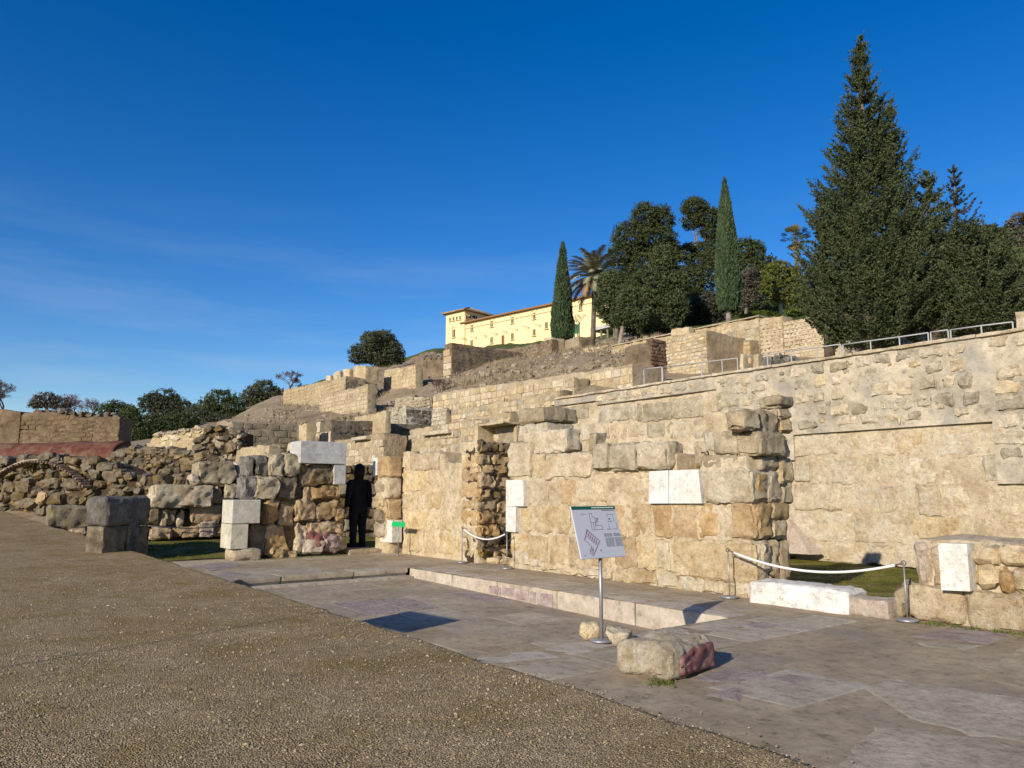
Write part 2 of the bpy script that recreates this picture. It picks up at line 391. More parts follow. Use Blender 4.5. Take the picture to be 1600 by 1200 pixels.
M['palebark'] = stone_mat('pale_bark', [(.20, .16, .125), (.28, .235, .19), (.34, .29, .24)], scale=3, vary=0.1)
M['twig'] = plain('bare_twigs', (.15, .105, .095), 0.9)
M['twigred'] = plain('bare_reddish_twigs', (.16, .10, .085), 0.9)
def leaf_mat(name, lo, hi, trans=0.15):
    m, t, b = newmat(name)
    g = t.nodes.new('ShaderNodeNewGeometry'); v, rnd = coords(t)
    n = noise_n(t, v, 1.6, 5, 0.65)
    f = mth(t, 'ADD', mth(t, 'MULTIPLY', g.outputs['Random Per Island'], 0.28), mth(t, 'MULTIPLY', n, 0.75))
    c = ramp(t, f, [(0.25, lo), (0.75, hi)])
    t.links.new(c, b.inputs['Base Color']); b.inputs['Roughness'].default_value = 0.75; b.inputs['Specular IOR Level'].default_value = 0.2
    return m
M['fir'] = leaf_mat('fir_leaves', (.026, .042, .016), (.105, .122, .050))
M['fir2'] = leaf_mat('dark_fir_leaves', (.025, .035, .020), (.075, .070, .045))
M['cypress'] = leaf_mat('cypress_leaves', (.030, .058, .026), (.080, .110, .050))
M['pine'] = leaf_mat('pine_leaves', (.025, .038, .012), (.075, .085, .030))
M['oak'] = leaf_mat('oak_leaves', (.035, .046, .022), (.095, .10, .055))
M['bush'] = leaf_mat('bush_leaves', (.030, .048, .016), (.085, .105, .035))
M['lime'] = leaf_mat('yellow_green_leaves', (.045, .065, .012), (.15, .15, .03))
M['greybush'] = leaf_mat('grey_brown_leaves', (.060, .052, .040), (.13, .11, .085))
M['palm'] = leaf_mat('palm_leaves', (.14, .145, .08), (.36, .35, .23))
M['fanpalm'] = leaf_mat('fan_palm_leaves', (.06, .075, .02), (.20, .18, .06))
M['deadfrond'] = leaf_mat('dead_fronds', (.20, .12, .05), (.36, .24, .11))
M['grass'] = leaf_mat('grass_blades', (.05, .075, .012), (.13, .15, .03))
M['dry'] = leaf_mat('dry_grass', (.20, .15, .085), (.36, .29, .18))

def ground_mat(name, tones, pebble=0.0, scale=1.0, moss=None, speck=None):
    m, t, b = newmat(name); v, _ = coords(t, False)
    n1 = noise_n(t, v, 0.9 * scale, 8, 0.65); n2 = noise_n(t, v, 9 * scale, 8, 0.7); n3 = noise_n(t, v, 60 * scale, 4, 0.6)
    c = ramp(t, n1, [(0.3 + 0.4 * i / (len(tones) - 1), tones[i]) for i in range(len(tones))])
    c = mixc(t, 1.0, c, ramp(t, n2, [(0.25, 0.6), (0.5, 1.0), (0.75, 1.3)]), 'MULTIPLY')
    if moss:
        c = mixc(t, mth(t, 'MULTIPLY', ramp(t, noise_n(t, v, 2.1 * scale, 7, 0.62, 0.6), [(0.46, 0.0), (0.64, 1.0)]), ramp(t, n2, [(0.35, 0.3), (0.6, 0.9)])), c, moss)
    hs_ = [(n2, 1.0), (n3, 0.4)]
    if pebble:
        vo = t.nodes.new('ShaderNodeTexVoronoi'); vo.inputs['Scale'].default_value = pebble; t.links.new(v, vo.inputs['Vector'])
        sep = t.nodes.new('ShaderNodeSeparateColor'); t.links.new(vo.outputs['Color'], sep.inputs[0])
        c = mixc(t, 1.0, c, ramp(t, sep.outputs[0], [(0.0, (.50, .48, .45)), (0.5, (.95, .95, .95)), (0.85, (1.25, 1.2, 1.12)), (1.0, (1.7, 1.65, 1.55))]), 'MULTIPLY')
        c = mixc(t, ramp(t, sep.outputs[1], [(0.84, 0.0), (0.92, 0.35)]), c, (.42, .27, .14))
        c = mixc(t, ramp(t, vo.outputs['Distance'], [(0.38, 0.0), (0.75, 0.6)]), c, tuple(x * 0.35 for x in tones[0]))
        inv = mth(t, 'SUBTRACT', 1.0, vo.outputs['Distance']); hs_.append((inv, 1.3))
    t.links.new(c, b.inputs['Base Color']); b.inputs['Roughness'].default_value = 0.97; b.inputs['Specular IOR Level'].default_value = 0.1
    bump(t, b, hs_, 1.0 if pebble else 0.7, 0.012 if pebble else 0.08)
    return m
M['gravel'] = ground_mat('gravel_terrace', [(.37, .27, .145), (.45, .34, .19), (.50, .395, .24)], pebble=120.0, moss=(.29, .21, .06))
M['soil'] = ground_mat('hill_soil', [(.17, .12, .075), (.25, .185, .12), (.31, .245, .165), (.34, .28, .20)], scale=0.6, moss=(.25, .21, .12))
M['far'] = ground_mat('far_ground', [(.12, .10, .05), (.16, .14, .07), (.20, .18, .10)], scale=0.05, moss=(.06, .08, .02))
M['greenhill'] = ground_mat('green_hill', [(.06, .08, .02), (.09, .11, .03), (.13, .13, .05)], scale=0.1, moss=(.04, .05, .015))

# ------------------------------------------------------------------ ground, terrain
def sheet(name, x0, x1, y0, y1, z, mat, n=(2, 2), amp=0.0, fr=1.0, kind='structure', parent=None):
    xs = np.linspace(x0, x1, n[0] + 1); ys = np.linspace(y0, y1, n[1] + 1)
    X, Y = np.meshgrid(xs, ys, indexing='ij')
    Z = np.full(X.shape, 0.0) + (z(X, Y) if callable(z) else z)
    Q = np.stack([X.ravel(), Y.ravel(), Z.ravel()], 1)
    if amp: Q[:, 2] += fbm(Q * fr, 4, 3) * amp
    a = np.arange((n[0] + 1) * (n[1] + 1)).reshape(n[0] + 1, n[1] + 1)
    Fc = np.stack([a[:-1, :-1].ravel(), a[1:, :-1].ravel(), a[1:, 1:].ravel(), a[:-1, 1:].ravel()], 1)
    return Q, Fc
Q, Fc = sheet('', -4000, 4000, -4000, 4000, -1.2, None, (4, 4))
mk('ground', Q, Fc, M['far'], kind='structure')

TER = {  # photo column -> (distance, photo row where the hillside lies at that distance)
 -900: [(14, 860), (18, 822), (24, 785), (28, 760), (40, 745), (100, 740), (400, 738), (1200, 745)],
 0:   [(14, 860), (18.3, 815), (20.8, 750), (24, 722), (28, 695), (40, 690), (100, 688), (400, 690), (1200, 720)],
 200: [(15, 856), (16.3, 845), (18.3, 790), (22, 725), (26, 705), (32, 698), (50, 690), (100, 690), (400, 695), (1200, 720)],
 330: [(15, 856), (16.4, 846), (18.2, 790), (20, 735), (24, 700), (35, 678), (50, 660), (80, 655), (400, 690), (1200, 720)],
 440: [(15, 856), (16.8, 842), (18.5, 760), (22, 715), (27, 698), (35, 668), (45, 645), (50, 632), (60, 616), (100, 610), (400, 690), (1200, 720)],
 560: [(15, 856), (17.5, 840), (20, 755), (24, 710), (28, 688), (33, 664), (40, 643), (50, 606), (60, 586), (90, 577), (400, 690), (1200, 720)],
 680: [(17, 830), (20, 745), (24, 705), (28, 680), (34, 650), (40, 614), (46, 588), (55, 565), (80, 550), (135, 546), (400, 690), (1200, 720)],
 800: [(14, 830), (18, 745), (22, 700), (27, 655), (33, 615), (38, 574), (50, 556), (70, 546), (130, 536), (400, 690), (1200, 720)],
 930: [(12.5, 830), (16, 740), (20, 680), (25, 620), (28, 590), (38, 552), (45, 545), (60, 536), (120, 525), (400, 690), (1200, 720)],
 1040: [(12, 830), (14, 745), (18, 660), (24, 605), (28, 588), (34, 548), (40, 526), (60, 510), (120, 500), (400, 640), (1200, 720)],
 1200: [(11.5, 830), (13, 745), (16, 670), (22, 605), (28, 566), (33, 550), (36, 497), (60, 488), (120, 470), (400, 600), (1200, 720)],
 1400: [(11, 830), (12.5, 745), (15, 660), (20, 580), (28, 545), (33, 532), (40, 500), (60, 478), (120, 425), (300, 480), (1200, 700)],
 1600: [(10, 830), (12, 745), (15, 650), (20, 560), (28, 523), (40, 490), (60, 460), (120, 385), (200, 352), (300, 400), (1200, 650)],
 2400: [(8, 830), (11, 745), (15, 650), (20, 560), (28, 520), (40, 490), (60, 450), (120, 375), (200, 330), (300, 330), (1200, 600)],
}
def ter_v(u, d):
    ks = sorted(TER); u = min(max(u, ks[0]), ks[-1])
    for a, b in zip(ks[:-1], ks[1:]):
        if a <= u <= b: break
    f = (u - a) / (b - a); f = f * f * (3 - 2 * f) * 0.5 + f * 0.5
    ld = math.log(d)
    va = np.interp(ld, [math.log(q[0]) for q in TER[a]], [q[1] for q in TER[a]])
    vb = np.interp(ld, [math.log(q[0]) for q in TER[b]], [q[1] for q in TER[b]])
    return va * (1 - f) + vb * f
def ter_z(x, y):
    xc = sY * x + cY * y; d = max(1.0, -cY * x + sY * y)
    u = 800 + FPX * xc / (d * 0.99 + 0.0)
    v = ter_v(u, d); r = ray(800, v)
    return 1 + r[2] * d / r[3]
def build_terrain():
    azs = np.radians(np.concatenate([np.linspace(-72, -38, 22)[:-1], np.linspace(-38, 38, 230), np.linspace(38, 72, 22)[1:]]))
    ds = np.concatenate([np.geomspace(10.5, 140, 120), np.geomspace(150, 1200, 16)])
    V = np.zeros((len(azs), len(ds), 3)); u_ = 800 + FPX * np.tan(azs) / 0.995
    for i, az in enumerate(azs):
        for j, d in enumerate(ds):
            start = 10.5
            v = ter_v(u_[i], d); rr = ray(800, v); z = 1 + rr[2] * d / rr[3]
            xc = math.tan(az) * d
            V[i, j] = (sY * xc - cY * d, cY * xc + sY * d, z)
    Q = V.reshape(-1, 3); D = np.tile(ds, len(azs))
    amp = np.clip((D - 15) / 25, 0, 1) * np.clip(D / 45, 0.4, 6)
    Q[:, 2] += (fbm(Q * 0.45, 3, 4) * 0.30 + fbm(Q * 1.7, 6, 3) * 0.10) * amp
    Q[:, 2] = np.where(D < 14, np.minimum(Q[:, 2], -0.3 + 0.0 * D), Q[:, 2])
    a = np.arange(len(Q)).reshape(len(azs), len(ds))
    Fc = np.stack([a[:-1, :-1].ravel(), a[:-1, 1:].ravel(), a[1:, 1:].ravel(), a[1:, :-1].ravel()], 1)
    o = mk('hillside', Q, Fc, M['soil'], kind='structure')
    o.data.materials.append(M['greenhill'])
    mi = np.zeros(len(Fc), dtype=np.int32)
    cd = D[Fc].mean(1); cx = Q[Fc].mean(1)
    xc = sY * cx[:, 0] + cY * cx[:, 1]
    mi[(cd > 75)] = 1
    mi[(xc / cd > 0.24) & (cd > 33.5)] = 1
    o.data.polygons.foreach_set('material_index', mi)
    return o
build_terrain()

# courtyard floor around the sunken basin, basin floor, mossy rooms
PX0, PX1, PY0, PY1 = -9.25, -4.05, 2.50, 5.26     # basin
fl = Acc()
for (x0, x1, y0, y1, n) in ((PX1, 8, 2.2, 6.95, (60, 24)), (-12.3, PX1, PY1, 6.95, (50, 12)), (-12.3, PX0, 2.2, PY1, (20, 20))):
    Q, Fc = sheet('', x0, x1, y0, y1, 0.0, None, n, 0.0008, 1.4); fl.add(Q, Fc)
V, Fc = fl.get(); FLOOR = mk('courtyard_floor', V, Fc, M['floor'], kind='structure')
pool_z = lambda X, Y: -0.115 - 0.105 * np.clip((X - PX0) / (PX1 - PX0), 0, 1)
def pz(x): return float(pool_z(np.array([x]), None)[0])
Q, Fc = sheet('', PX0 - 0.1, PX1 + 0.1, 2.2, PY1 + 0.1, pool_z, None, (50, 24), 0.0008, 1.5)
BASIN = mk('basin_floor', Q, Fc, M['floor'], kind='structure')
Q, Fc = sheet('', -7.5, 6.0, 6.75, 11.7, lambda X, Y: -0.085 + 0.05 * np.clip(8 - Y, 0, 1), None, (110, 44), 0.03, 2.0); mk('mossy_room_floor', Q, Fc, M['moss'], kind='structure')
Q, Fc = sheet('', -16.2, -12.25, 1.0, 7.4, lambda X, Y: 0.012 + 0.09 * np.clip((-12.3 - X) / 1.8, 0, 1), None, (40, 50), 0.03, 2.0); mk('mossy_yard_floor', Q, Fc, M['moss'], kind='structure')
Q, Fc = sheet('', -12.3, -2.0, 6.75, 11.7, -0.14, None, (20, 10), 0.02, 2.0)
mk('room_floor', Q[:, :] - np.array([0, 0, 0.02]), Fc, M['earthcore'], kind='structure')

# gravel terrace
EX = [-26, -21.4, -17.3, -14.5, -9.8, -5.7, -2.8, -1.5, 9]
EY = [1.15, 1.39, 1.81, 2.41, 2.61, 2.74, 2.71, 2.66, 2.62]
EZ = [.72, .62, .42, .22, .10, .03, .02, .02, .02]
def tz(X): return np.interp(X, EX, EZ)
def ey(X): return np.interp(X, EX, EY)
def build_terrace():
    xs = np.concatenate([np.linspace(-26, -9, 60)[:-1], np.linspace(-9, 0, 190)[:-1], np.linspace(0, 9, 40)])
    ws = np.concatenate([[0, 0, 0.02], np.geomspace(0.045, 13, 70)])
    V = np.zeros((len(xs), len(ws), 3))
    jag = fbm(np.stack([xs * 5, xs * 0, xs * 0], 1), 8, 3) * 0.06
    for j, wv in enumerate(ws):
        V[:, j, 0] = xs; V[:, j, 1] = ey(xs) + jag * math.exp(-wv * 6) - wv
        V[:, j, 2] = tz(xs)
    V[:, 0, 2] = -0.35; V[:, 1, 2] -= 0.022
    Q = V.reshape(-1, 3); top = np.tile(np.arange(len(ws)) > 1, len(xs))
    Q[:, 2] += np.where(top, fbm(Q * 1.1, 12, 3) * 0.012 + fbm(Q * 9, 13, 2) * 0.004, 0)
    a = np.arange(len(Q)).reshape(len(xs), len(ws))
    Fc = np.stack([a[:-1, :-1].ravel(), a[:-1, 1:].ravel(), a[1:, 1:].ravel(), a[1:, :-1].ravel()], 1)
    return mk('gravel_terrace', Q, Fc, M['gravel'], kind='structure')
build_terrace()
def pebbles():
    n = 105000; rs = np.random.RandomState(5)
    d = 1.3 * np.exp(rs.uniform(0, math.log(9 / 1.3), n)); k = rs.uniform(-0.72, 0.72, n); xc = d * k
    x = sY * xc - cY * d; y = cY * xc + sY * d
    spill = (rs.uniform(0, 1, n) < np.exp(-np.clip(y - ey(x), 0, 9) / .09) * .5) & (y < ey(x) + .5)
    ok = (y < ey(x) - 0.01) | spill
    pat = fbm(np.stack([x * 1.3, y * 1.3, x * 0], 1), 22, 3)
    ok &= rs.uniform(-1.0, 0.6, n) < pat + 0.25
    x, y, d = x[ok], y[ok], d[ok]; n = len(x)
    size = rs.gamma(2.0, 0.0012, n) + 0.0013; size = np.minimum(size, 0.012) * np.clip(d / 3.5, 0.75, 1.3)
    z = np.where(y < ey(x) - .01, tz(x), np.where((x > PX1) | (x < PX0), .006, -9)) + size * 0.15 + fbm(np.stack([x, y, tz(x)], 1) * 1.1, 12, 3) * 0.012
    B = np.array([(1, 0, 0), (-1, 0, 0), (0, 1, 0), (0, -1, 0), (0, 0, .7), (0, 0, -.5)])
    T = np.array([(0, 2, 4), (2, 1, 4), (1, 3, 4), (3, 0, 4), (2, 0, 5), (1, 2, 5), (3, 1, 5), (0, 3, 5)])
    an = rs.uniform(0, 6.28, n); J = B[None] * (1 + rs.uniform(-.45, .45, (n, 6, 1))) * size[:, None, None]
    J[:, :, 1] *= rs.uniform(.55, 1, n)[:, None]
    ca, sa = np.cos(an)[:, None], np.sin(an)[:, None]
    V = np.stack([J[:, :, 0] * ca - J[:, :, 1] * sa + x[:, None], J[:, :, 0] * sa + J[:, :, 1] * ca + y[:, None], J[:, :, 2] + z[:, None]], 2)
    Fc = (T[None] + (np.arange(n) * 6)[:, None, None]).reshape(-1, 3)
    m, t, b = newmat('pebbles'); g = t.nodes.new('ShaderNodeNewGeometry')
    c = ramp(t, g.outputs['Random Per Island'], [(0, (.13, .095, .055)), (.3, (.23, .165, .095)), (.65, (.32, .24, .145)), (.97, (.38, .30, .195)), (.995, (.42, .35, .26)), (1, (.55, .50, .43))])
    t.links.new(c, b.inputs['Base Color']); b.inputs['Roughness'].default_value = .9
    mk('gravel', V.reshape(-1, 3), Fc, m, kind='stuff', smooth=False)
pebbles()

# ------------------------------------------------------------------ basin kerbs and paving slabs
def kerb():
    zt = 0.004
    # long kerb under the walkway: plaster face with purple marble facing
    segs = [(-9.25, -8.2), (-8.2, -7.25), (-7.25, -6.2), (-6.2, -5.1), (-5.1, -4.05)]
    for (a, b) in segs:
        rock_ob('kerb_block', b - a - 0.006, 0.30, 0.36, M['curb'], FLOOR, ((a + b) / 2, PY1 + 0.15, zt - 0.18), cell=0.09, rough=0.006, rnd=0.012)
    for k, (u0, u1, v0, v1) in enumerate([(765, 783, 914, 929), (784, 803, 916, 933), (803, 826, 918, 940), (827, 838, 922, 943), (839, 864, 925, 949)]):
        f = FX(PY1); stone_px(f, (u0, v0 + 2, u1, v1 - 1), FLOOR, M['purple'], depth=0.05, proud=0.008, name='marble_facing', rough=0.006, rnd=0.008, cell=0.03)
    # far kerb: two low steps facing back
    f = FY(PX0)
    for (y0, y1) in ((2.5, 3.5), (3.5, 4.45), (4.45, 5.24)):
        rock_ob('kerb_block', 0.30, y1 - y0 - 0.006, 0.07, M['slab'], FLOOR, (PX0 - 0.14, (y0 + y1) / 2, zt - 0.03), cell=0.08, rough=0.005, rnd=0.01)
        rock_ob('kerb_block', 0.30, y1 - y0 - 0.004, 0.22, M['curb'], FLOOR, (PX0 - 0.17, (y0 + y1) / 2, -0.16), cell=0.08, rough=0.006, rnd=0.012)
    rock_ob('kerb_block', 0.16, 2.6, 0.06, M['curb'], FLOOR, (PX0 + 0.06, 3.95, -0.115), cell=0.08, rough=0.005, rnd=0.01)
    # near rim of the basin
    for (y0, y1) in ((2.5, 3.2), (3.2, 3.9), (3.9, 4.6), (4.6, 5.25)):
        rock_ob('kerb_block', 0.30, y1 - y0 - 0.006, 0.34, M['curb'], FLOOR, (PX1 + 0.155, (y0 + y1) / 2, zt - 0.17), cell=0.09, rough=0.006, rnd=0.01)
kerb()
def slab_poly(pts, parent, mat, h=0.0012, name='paving_slab', jag=0.0, z=None, sub=1):
    pts = [Vector(p) for p in pts]
    if jag:
        q = []
        n = len(pts)
        for i in range(n):
            a, b = pts[i], pts[(i + 1) % n]; m_ = max(2, int((b - a).length / 0.06))
            for k in range(m_): q.append(a.lerp(b, k / m_))
        A = np.array([tuple(p) for p in q]); A[:, 0] += fbm(A * 5, 31, 3) * jag; A[:, 1] += fbm(A * 5 + 9, 33, 3) * jag
        pts = [Vector(p) for p in A]
    c = sum(pts, Vector()) / len(pts); n = len(pts)
    def inset(p):
        q_ = p - c; l_ = max(q_.length, 1e-6); return q_ * max(.5, 1 - .035 / l_) + Vector((0, 0, h))
    V = [p - c - Vector((0, 0, .0035)) for p in pts] + [inset(p) for p in pts]
    area = sum((pts[i].x * pts[(i + 1) % n].y - pts[(i + 1) % n].x * pts[i].y) for i in range(n))
    if area < 0: V = V[:n][::-1] + V[n:][::-1]
    Fc = [tuple(range(n, 2 * n))] + [(i, (i + 1) % n, n + (i + 1) % n, n + i) for i in range(n)]
    return mk(name, V, Fc, mat, parent, c, smooth=False)
def slab_px(pp, z, parent, mat, **k): return slab_poly([G(u, v, z) for u, v in pp], parent, mat, **k)
def rect_slab(x0, x1, y0, y1, z, parent, mat, h=0.0012, jx=0.01):
    j = lambda: R.uniform(-jx, jx)
    zz = (lambda x: z) if not callable(z) else z
    return slab_poly([(x0 + j(), y0 + j(), zz(x0)), (x1 + j(), y0 + j(), zz(x1)), (x1 + j(), y1 + j(), zz(x1)), (x0 + j(), y1 + j(), zz(x0))], parent, mat, h)
def slabs():
    zf = 0.0016
    # walkway in front of the long wall
    x = -9.2
    while x < -4.2:
        w_ = R.uniform(.55, .95)
        rect_slab(x, min(x + w_, -4.1) - .008, 5.54, 5.95 + R.uniform(-.02, .02), zf, FLOOR, M['slab'] if R.random() < .8 else M['slabtan']); x += w_
    x = -9.2
    while x < -4.4:
        w_ = R.uniform(.8, 1.3)
        if R.random() < .6: rect_slab(x, x + w_ - .02, 5.97, 6.22, zf, FLOOR, M['slabtan'])
        x += w_
    # far end of the courtyard
    for (x0, x1) in ((-12.1, -11.3), (-11.25, -10.4), (-10.38, -9.58)):
        y = 2.9
        while y < 6.2:
            h_ = R.uniform(.45, .8)
            if R.random() < .72: rect_slab(x0, x1, y, y + h_ - .01, zf, FLOOR, R.choice([M['slab'], M['slab'], M['purpleslab'], M['slabtan']]), jx=.04)
            y += h_
    # broad slabs along the near rim
    for (x0, x1, pr) in ((-3.72, -3.32, 1), (-3.30, -2.75, .6), (-2.72, -2.2, .3)):
        y = 2.75
        while y < 5.9:
            h_ = R.uniform(.5, .85)
            if R.random() < pr and not (x0 > -3.4 and y > 3.9): rect_slab(x0, x1, y, min(y + h_, 6.0) - .008, zf, FLOOR, M['slab'] if R.random() < .65 else M['slabtan'])
            y += h_
    for pp, mt in (
        ([(1078, 1061), (1150, 1041), (1213, 1052), (1159, 1068)], 'purpleslab'), ([(1195, 1059), (1235, 1052), (1276, 1060), (1240, 1072)], 'purpleslab'),
        ([(1098, 1086), (1141, 1073), (1164, 1078), (1150, 1096)], 'purpleslab'), ([(1103, 989), (1132, 978), (1217, 989), (1150, 994)], 'slab'),
        ([(1145, 976), (1190, 970), (1230, 976), (1190, 984)], 'purpleslab'), ([(1160, 968), (1200, 962), (1262, 970), (1225, 976)], 'slab'),
        ([(1422, 994), (1480, 980), (1582, 990), (1546, 1007)], 'purpleslab'), ([(1430, 1003), (1540, 1009), (1500, 1015), (1445, 1010)], 'slab'),
        ([(312, 905), (350, 892), (395, 896), (360, 910)], 'purpleslab'), ([(300, 884), (350, 878), (385, 882), (330, 893)], 'purpleslab')):
        slab_px(pp, zf + 0.0025, FLOOR, M[mt], jag=0.03)
    for pp in ([(1350, 1075), (1384, 1060), (1480, 1072), (1600, 1088), (1750, 1110), (1750, 1180), (1600, 1163), (1500, 1150), (1425, 1120), (1395, 1104)],
               [(1520, 1056), (1535, 1040), (1600, 1010), (1760, 985), (1800, 1090), (1600, 1076)],
               [(1312, 1167), (1361, 1131), (1420, 1135), (1528, 1153), (1640, 1178), (1700, 1260), (1330, 1260)]):
        slab_px(pp, zf, FLOOR, M['sandpatch'], h=0.0012, name='worn_floor_patch', jag=0.09)
    # basin floor
    x = PX0 + .25
    while x < PX1 - .3:
        w_ = R.uniform(.5, .9); y = 2.75
        while y < PY1 - .25:
            h_ = R.uniform(.4, .75)
            if R.random() < .42: rect_slab(x, x + w_ - .012, y, min(y + h_, PY1 - .02) - .012, lambda q: pz(q) + .0016, BASIN, R.choice([M['slabtan'], M['slabtan'], M['purpleslab'], M['slab']]), jx=.03)
            y += h_
        x += w_
slabs()

# ------------------------------------------------------------------ the long courtyard wall with its stepped, broken top
YW = 6.40
fW = FX(YW)
wall = thing('courtyard_wall', 'long rough sandstone courtyard wall with stepped broken top and two white marble slabs', 'wall', (-8, YW, 0))
def cores(f, rects, parent, mat, thick, recess=0.0, cell=0.05, rough=0.024, name='wall_core', rnd=0.02, zb=None):
    for (u0, v0, u1, v1) in rects:
        um, vm = (u0 + u1) / 2, (v0 + v1) / 2
        a0, a1 = f.px(u0, vm)[0], f.px(u1, vm)[0]; z0, z1 = f.px(um, v1)[1], f.px(um, v0)[1]
        if zb is not None: z0 = zb
        rock_ob(name, a1 - a0, thick, z1 - z0, mat, parent, f.pt((a0 + a1) / 2, (z0 + z1) / 2, -recess - thick / 2), f.rot, cell=cell, rough=rough, rnd=rnd, maxn=60)
cores(fW, [(629, 709, 690, 860), (686, 723, 722, 866), (720, 694, 746, 868)], wall, M['mortar'], .66, zb=-.1)
cores(fW, [(798, 735, 930, 900), (925, 738, 1100, 905), (1095, 712, 1170, 920)], wall, M['mortar'], .66, zb=-.1)
cores(fW, [(800, 690, 850, 740), (848, 712, 1050, 745)], wall, M['mortar'], .60, recess=.08)
cores(fW, [(1108, 665, 1166, 740)], wall, M['mortar'], .55, recess=.10)
W1 = [  # (pixel rect, material, proud, roughness)
 ((640, 707, 687, 736), 'warm', .02), ((629, 705, 640, 730), 'warm', .01), ((628, 737, 669, 770), 'warm', .012), ((669, 737, 687, 763), 'warm', .0),
 ((688, 722, 703, 757), 'greytop', .0), ((703, 723, 719, 756), 'greytop', .004), ((628, 770, 656, 797), 'warm', .0), ((656, 766, 688, 798), 'warm', -.004), ((688, 757, 719, 795), 'warm', .0),
 ((634, 797, 673, 830), 'warm', .012), ((673, 798, 688, 830), 'warm', .0), ((688, 795, 720, 832), 'warm', .006), ((636, 830, 662, 863), 'warm', .02), ((662, 830, 686, 866), 'warm', .01), ((686, 832, 720, 868), 'warm', .016),
 ((721, 689, 746, 707), 'warm', .01), ((722, 708, 747, 732), 'warm', .02), ((721, 732, 748, 753), 'ochre', .02), ((720, 753, 747, 778), 'ochre', .015), ((722, 778, 747, 796), 'ochre', .02), ((721, 797, 746, 822), 'ochre', .01), ((721, 822, 747, 843), 'warm', .015), ((721, 843, 744, 871), 'warm', .01),
 # right of the narrow passage
 ((796, 690, 831, 748), 'cream', .03), ((831, 709, 853, 748), 'warm', .012), ((851, 707, 925, 748), 'cream', .03), ((925, 693, 951, 732), 'greytop', .02), ((951, 692, 992, 736), 'greytop', .01),
 ((822, 750, 856, 791), 'warm', .0), ((856, 750, 876, 790), 'warm', .012), ((876, 750, 899, 789), 'ochre', .01), ((899, 748, 948, 787), 'warm', .006), ((948, 746, 992, 788), 'warm', .0), ((992, 738, 1018, 785), 'warm', .0),
 ((812, 791, 833, 832), 'warm', -.002), ((833, 790, 892, 836), 'warm', .014), ((892, 788, 934, 838), 'warm', .012), ((934, 788, 979, 838), 'ochre', .006),
 ((979, 787, 1021, 841), 'ochre', .014), ((1021, 786, 1051, 840), 'ochre', .02), ((1051, 786, 1091, 841), 'ochre', .016), ((1091, 785, 1121, 841), 'ochre', .01), ((1121, 788, 1144, 842), 'warm', -.004), ((1144, 784, 1181, 843), 'ochre', .035),
 ((799, 832, 825, 869), 'warm', .012), ((825, 834, 857, 880), 'warm', .02), ((857, 836, 888, 884), 'warm', .012), ((888, 838, 925, 888), 'warm', .01), ((925, 838, 957, 888), 'ochre', .01), ((957, 840, 996, 889), 'ochre', .014), ((996, 842, 1024, 890), 'warm', .01), ((1024, 842, 1050, 892), 'cream', .02), ((1054, 843, 1183, 908), 'warm', .05),
 ((801, 868, 845, 886), 'cream', .03), ((845, 879, 905, 896), 'warm', .03), ((905, 886, 962, 904), 'cream', .035), ((962, 888, 1029, 912), 'warm', .03), ((1029, 894, 1062, 920), 'cream', .035), ((1062, 900, 1100, 925), 'cream', .035), ((1100, 907, 1133, 930), 'cream', .035), ((1133, 912, 1170, 936), 'warm', .03),
 ((1092, 709, 1126, 734), 'greytop', .0), ((1126, 710, 1152, 734), 'greytop', -.01), ((1102, 733, 1181, 785), 'cream', .06),
 # blocks left standing on the broken top
 ((800, 661, 846, 690), 'cream', -.12), ((798, 635, 838, 660), 'greytop', -.16), ((814, 672, 879, 708), 'cream', -.06), ((896, 674, 910, 705), 'greytop', -.3), ((993, 690, 1046, 733), 'cream', .03),
 ((1080, 688, 1094, 712), 'cream', -.14), ((1094, 672, 1114, 706), 'cream', -.05), ((1113, 673, 1152, 711), 'greytop', .02), ((1150, 674, 1188, 712), 'greytop', .0), ((1112, 639, 1157, 671), 'cream', -.08)]
thick_over = {(798, 635, 838, 660): .62, (800, 661, 846, 690): .5, (814, 672, 879, 708): .28, (896, 674, 910, 705): .2, (993, 690, 1046, 733): .3, (1112, 639, 1157, 671): .42, (1113, 673, 1152, 711): .5, (1150, 674, 1188, 712): .45, (1102, 733, 1181, 785): .4}
for rect, mt, pr in W1:
    u0, v0, u1, v1 = rect
    g = 1.2
    stone_px(fW, (u0 + g * .4, v0 + g * .4, u1 - g * .4, v1 - g * .4), wall, M[mt], depth=thick_over.get(rect, .24), proud=pr * .8, rough=.024 if pr < .03 else .032, rnd=.012 if pr < .03 else .022, cell=.03, warp=1.0)
# fallen block shaded beside its neighbour, on the wall top
stone_px(fW, (1052, 690, 1080, 730), wall, M['greytop'], depth=.35, proud=-.28, rough=.04, rnd=.05)
# jamb faces of the wall: end pier, and the passage reveal
fE = FY(fW.px(1183, 850)[0])
cores(fE, [(1184, 640, 1236, 900)], wall, M['mortar'], .5, recess=.09, zb=0.0)
for rect in [(1158, 640, 1182, 671), (1186, 643, 1214, 680), (1215, 655, 1236, 676), (1213, 640, 1235, 655), (1211, 619, 1236, 637), (1200, 681, 1215, 714), (1217, 681, 1233, 715), (1188, 714, 1215, 735), (1215, 716, 1237, 755), (1183, 736, 1200, 783), (1200, 737, 1220, 785), (1221, 756, 1236, 788), (1183, 786, 1205, 842), (1205, 784, 1232, 812), (1206, 812, 1232, 842), (1187, 845, 1203, 895), (1203, 845, 1219, 905), (1218, 846, 1233, 905)]:
    stone_px(fE, rect, wall, M[R.choice(['warm', 'warm', 'ochre', 'greytop', 'cream'])], depth=.25, proud=R.uniform(.0, .04), rough=.03, rnd=.025, cell=.03)
xs_ = fW.px(748, 790)[0]
fS = FY(xs_)
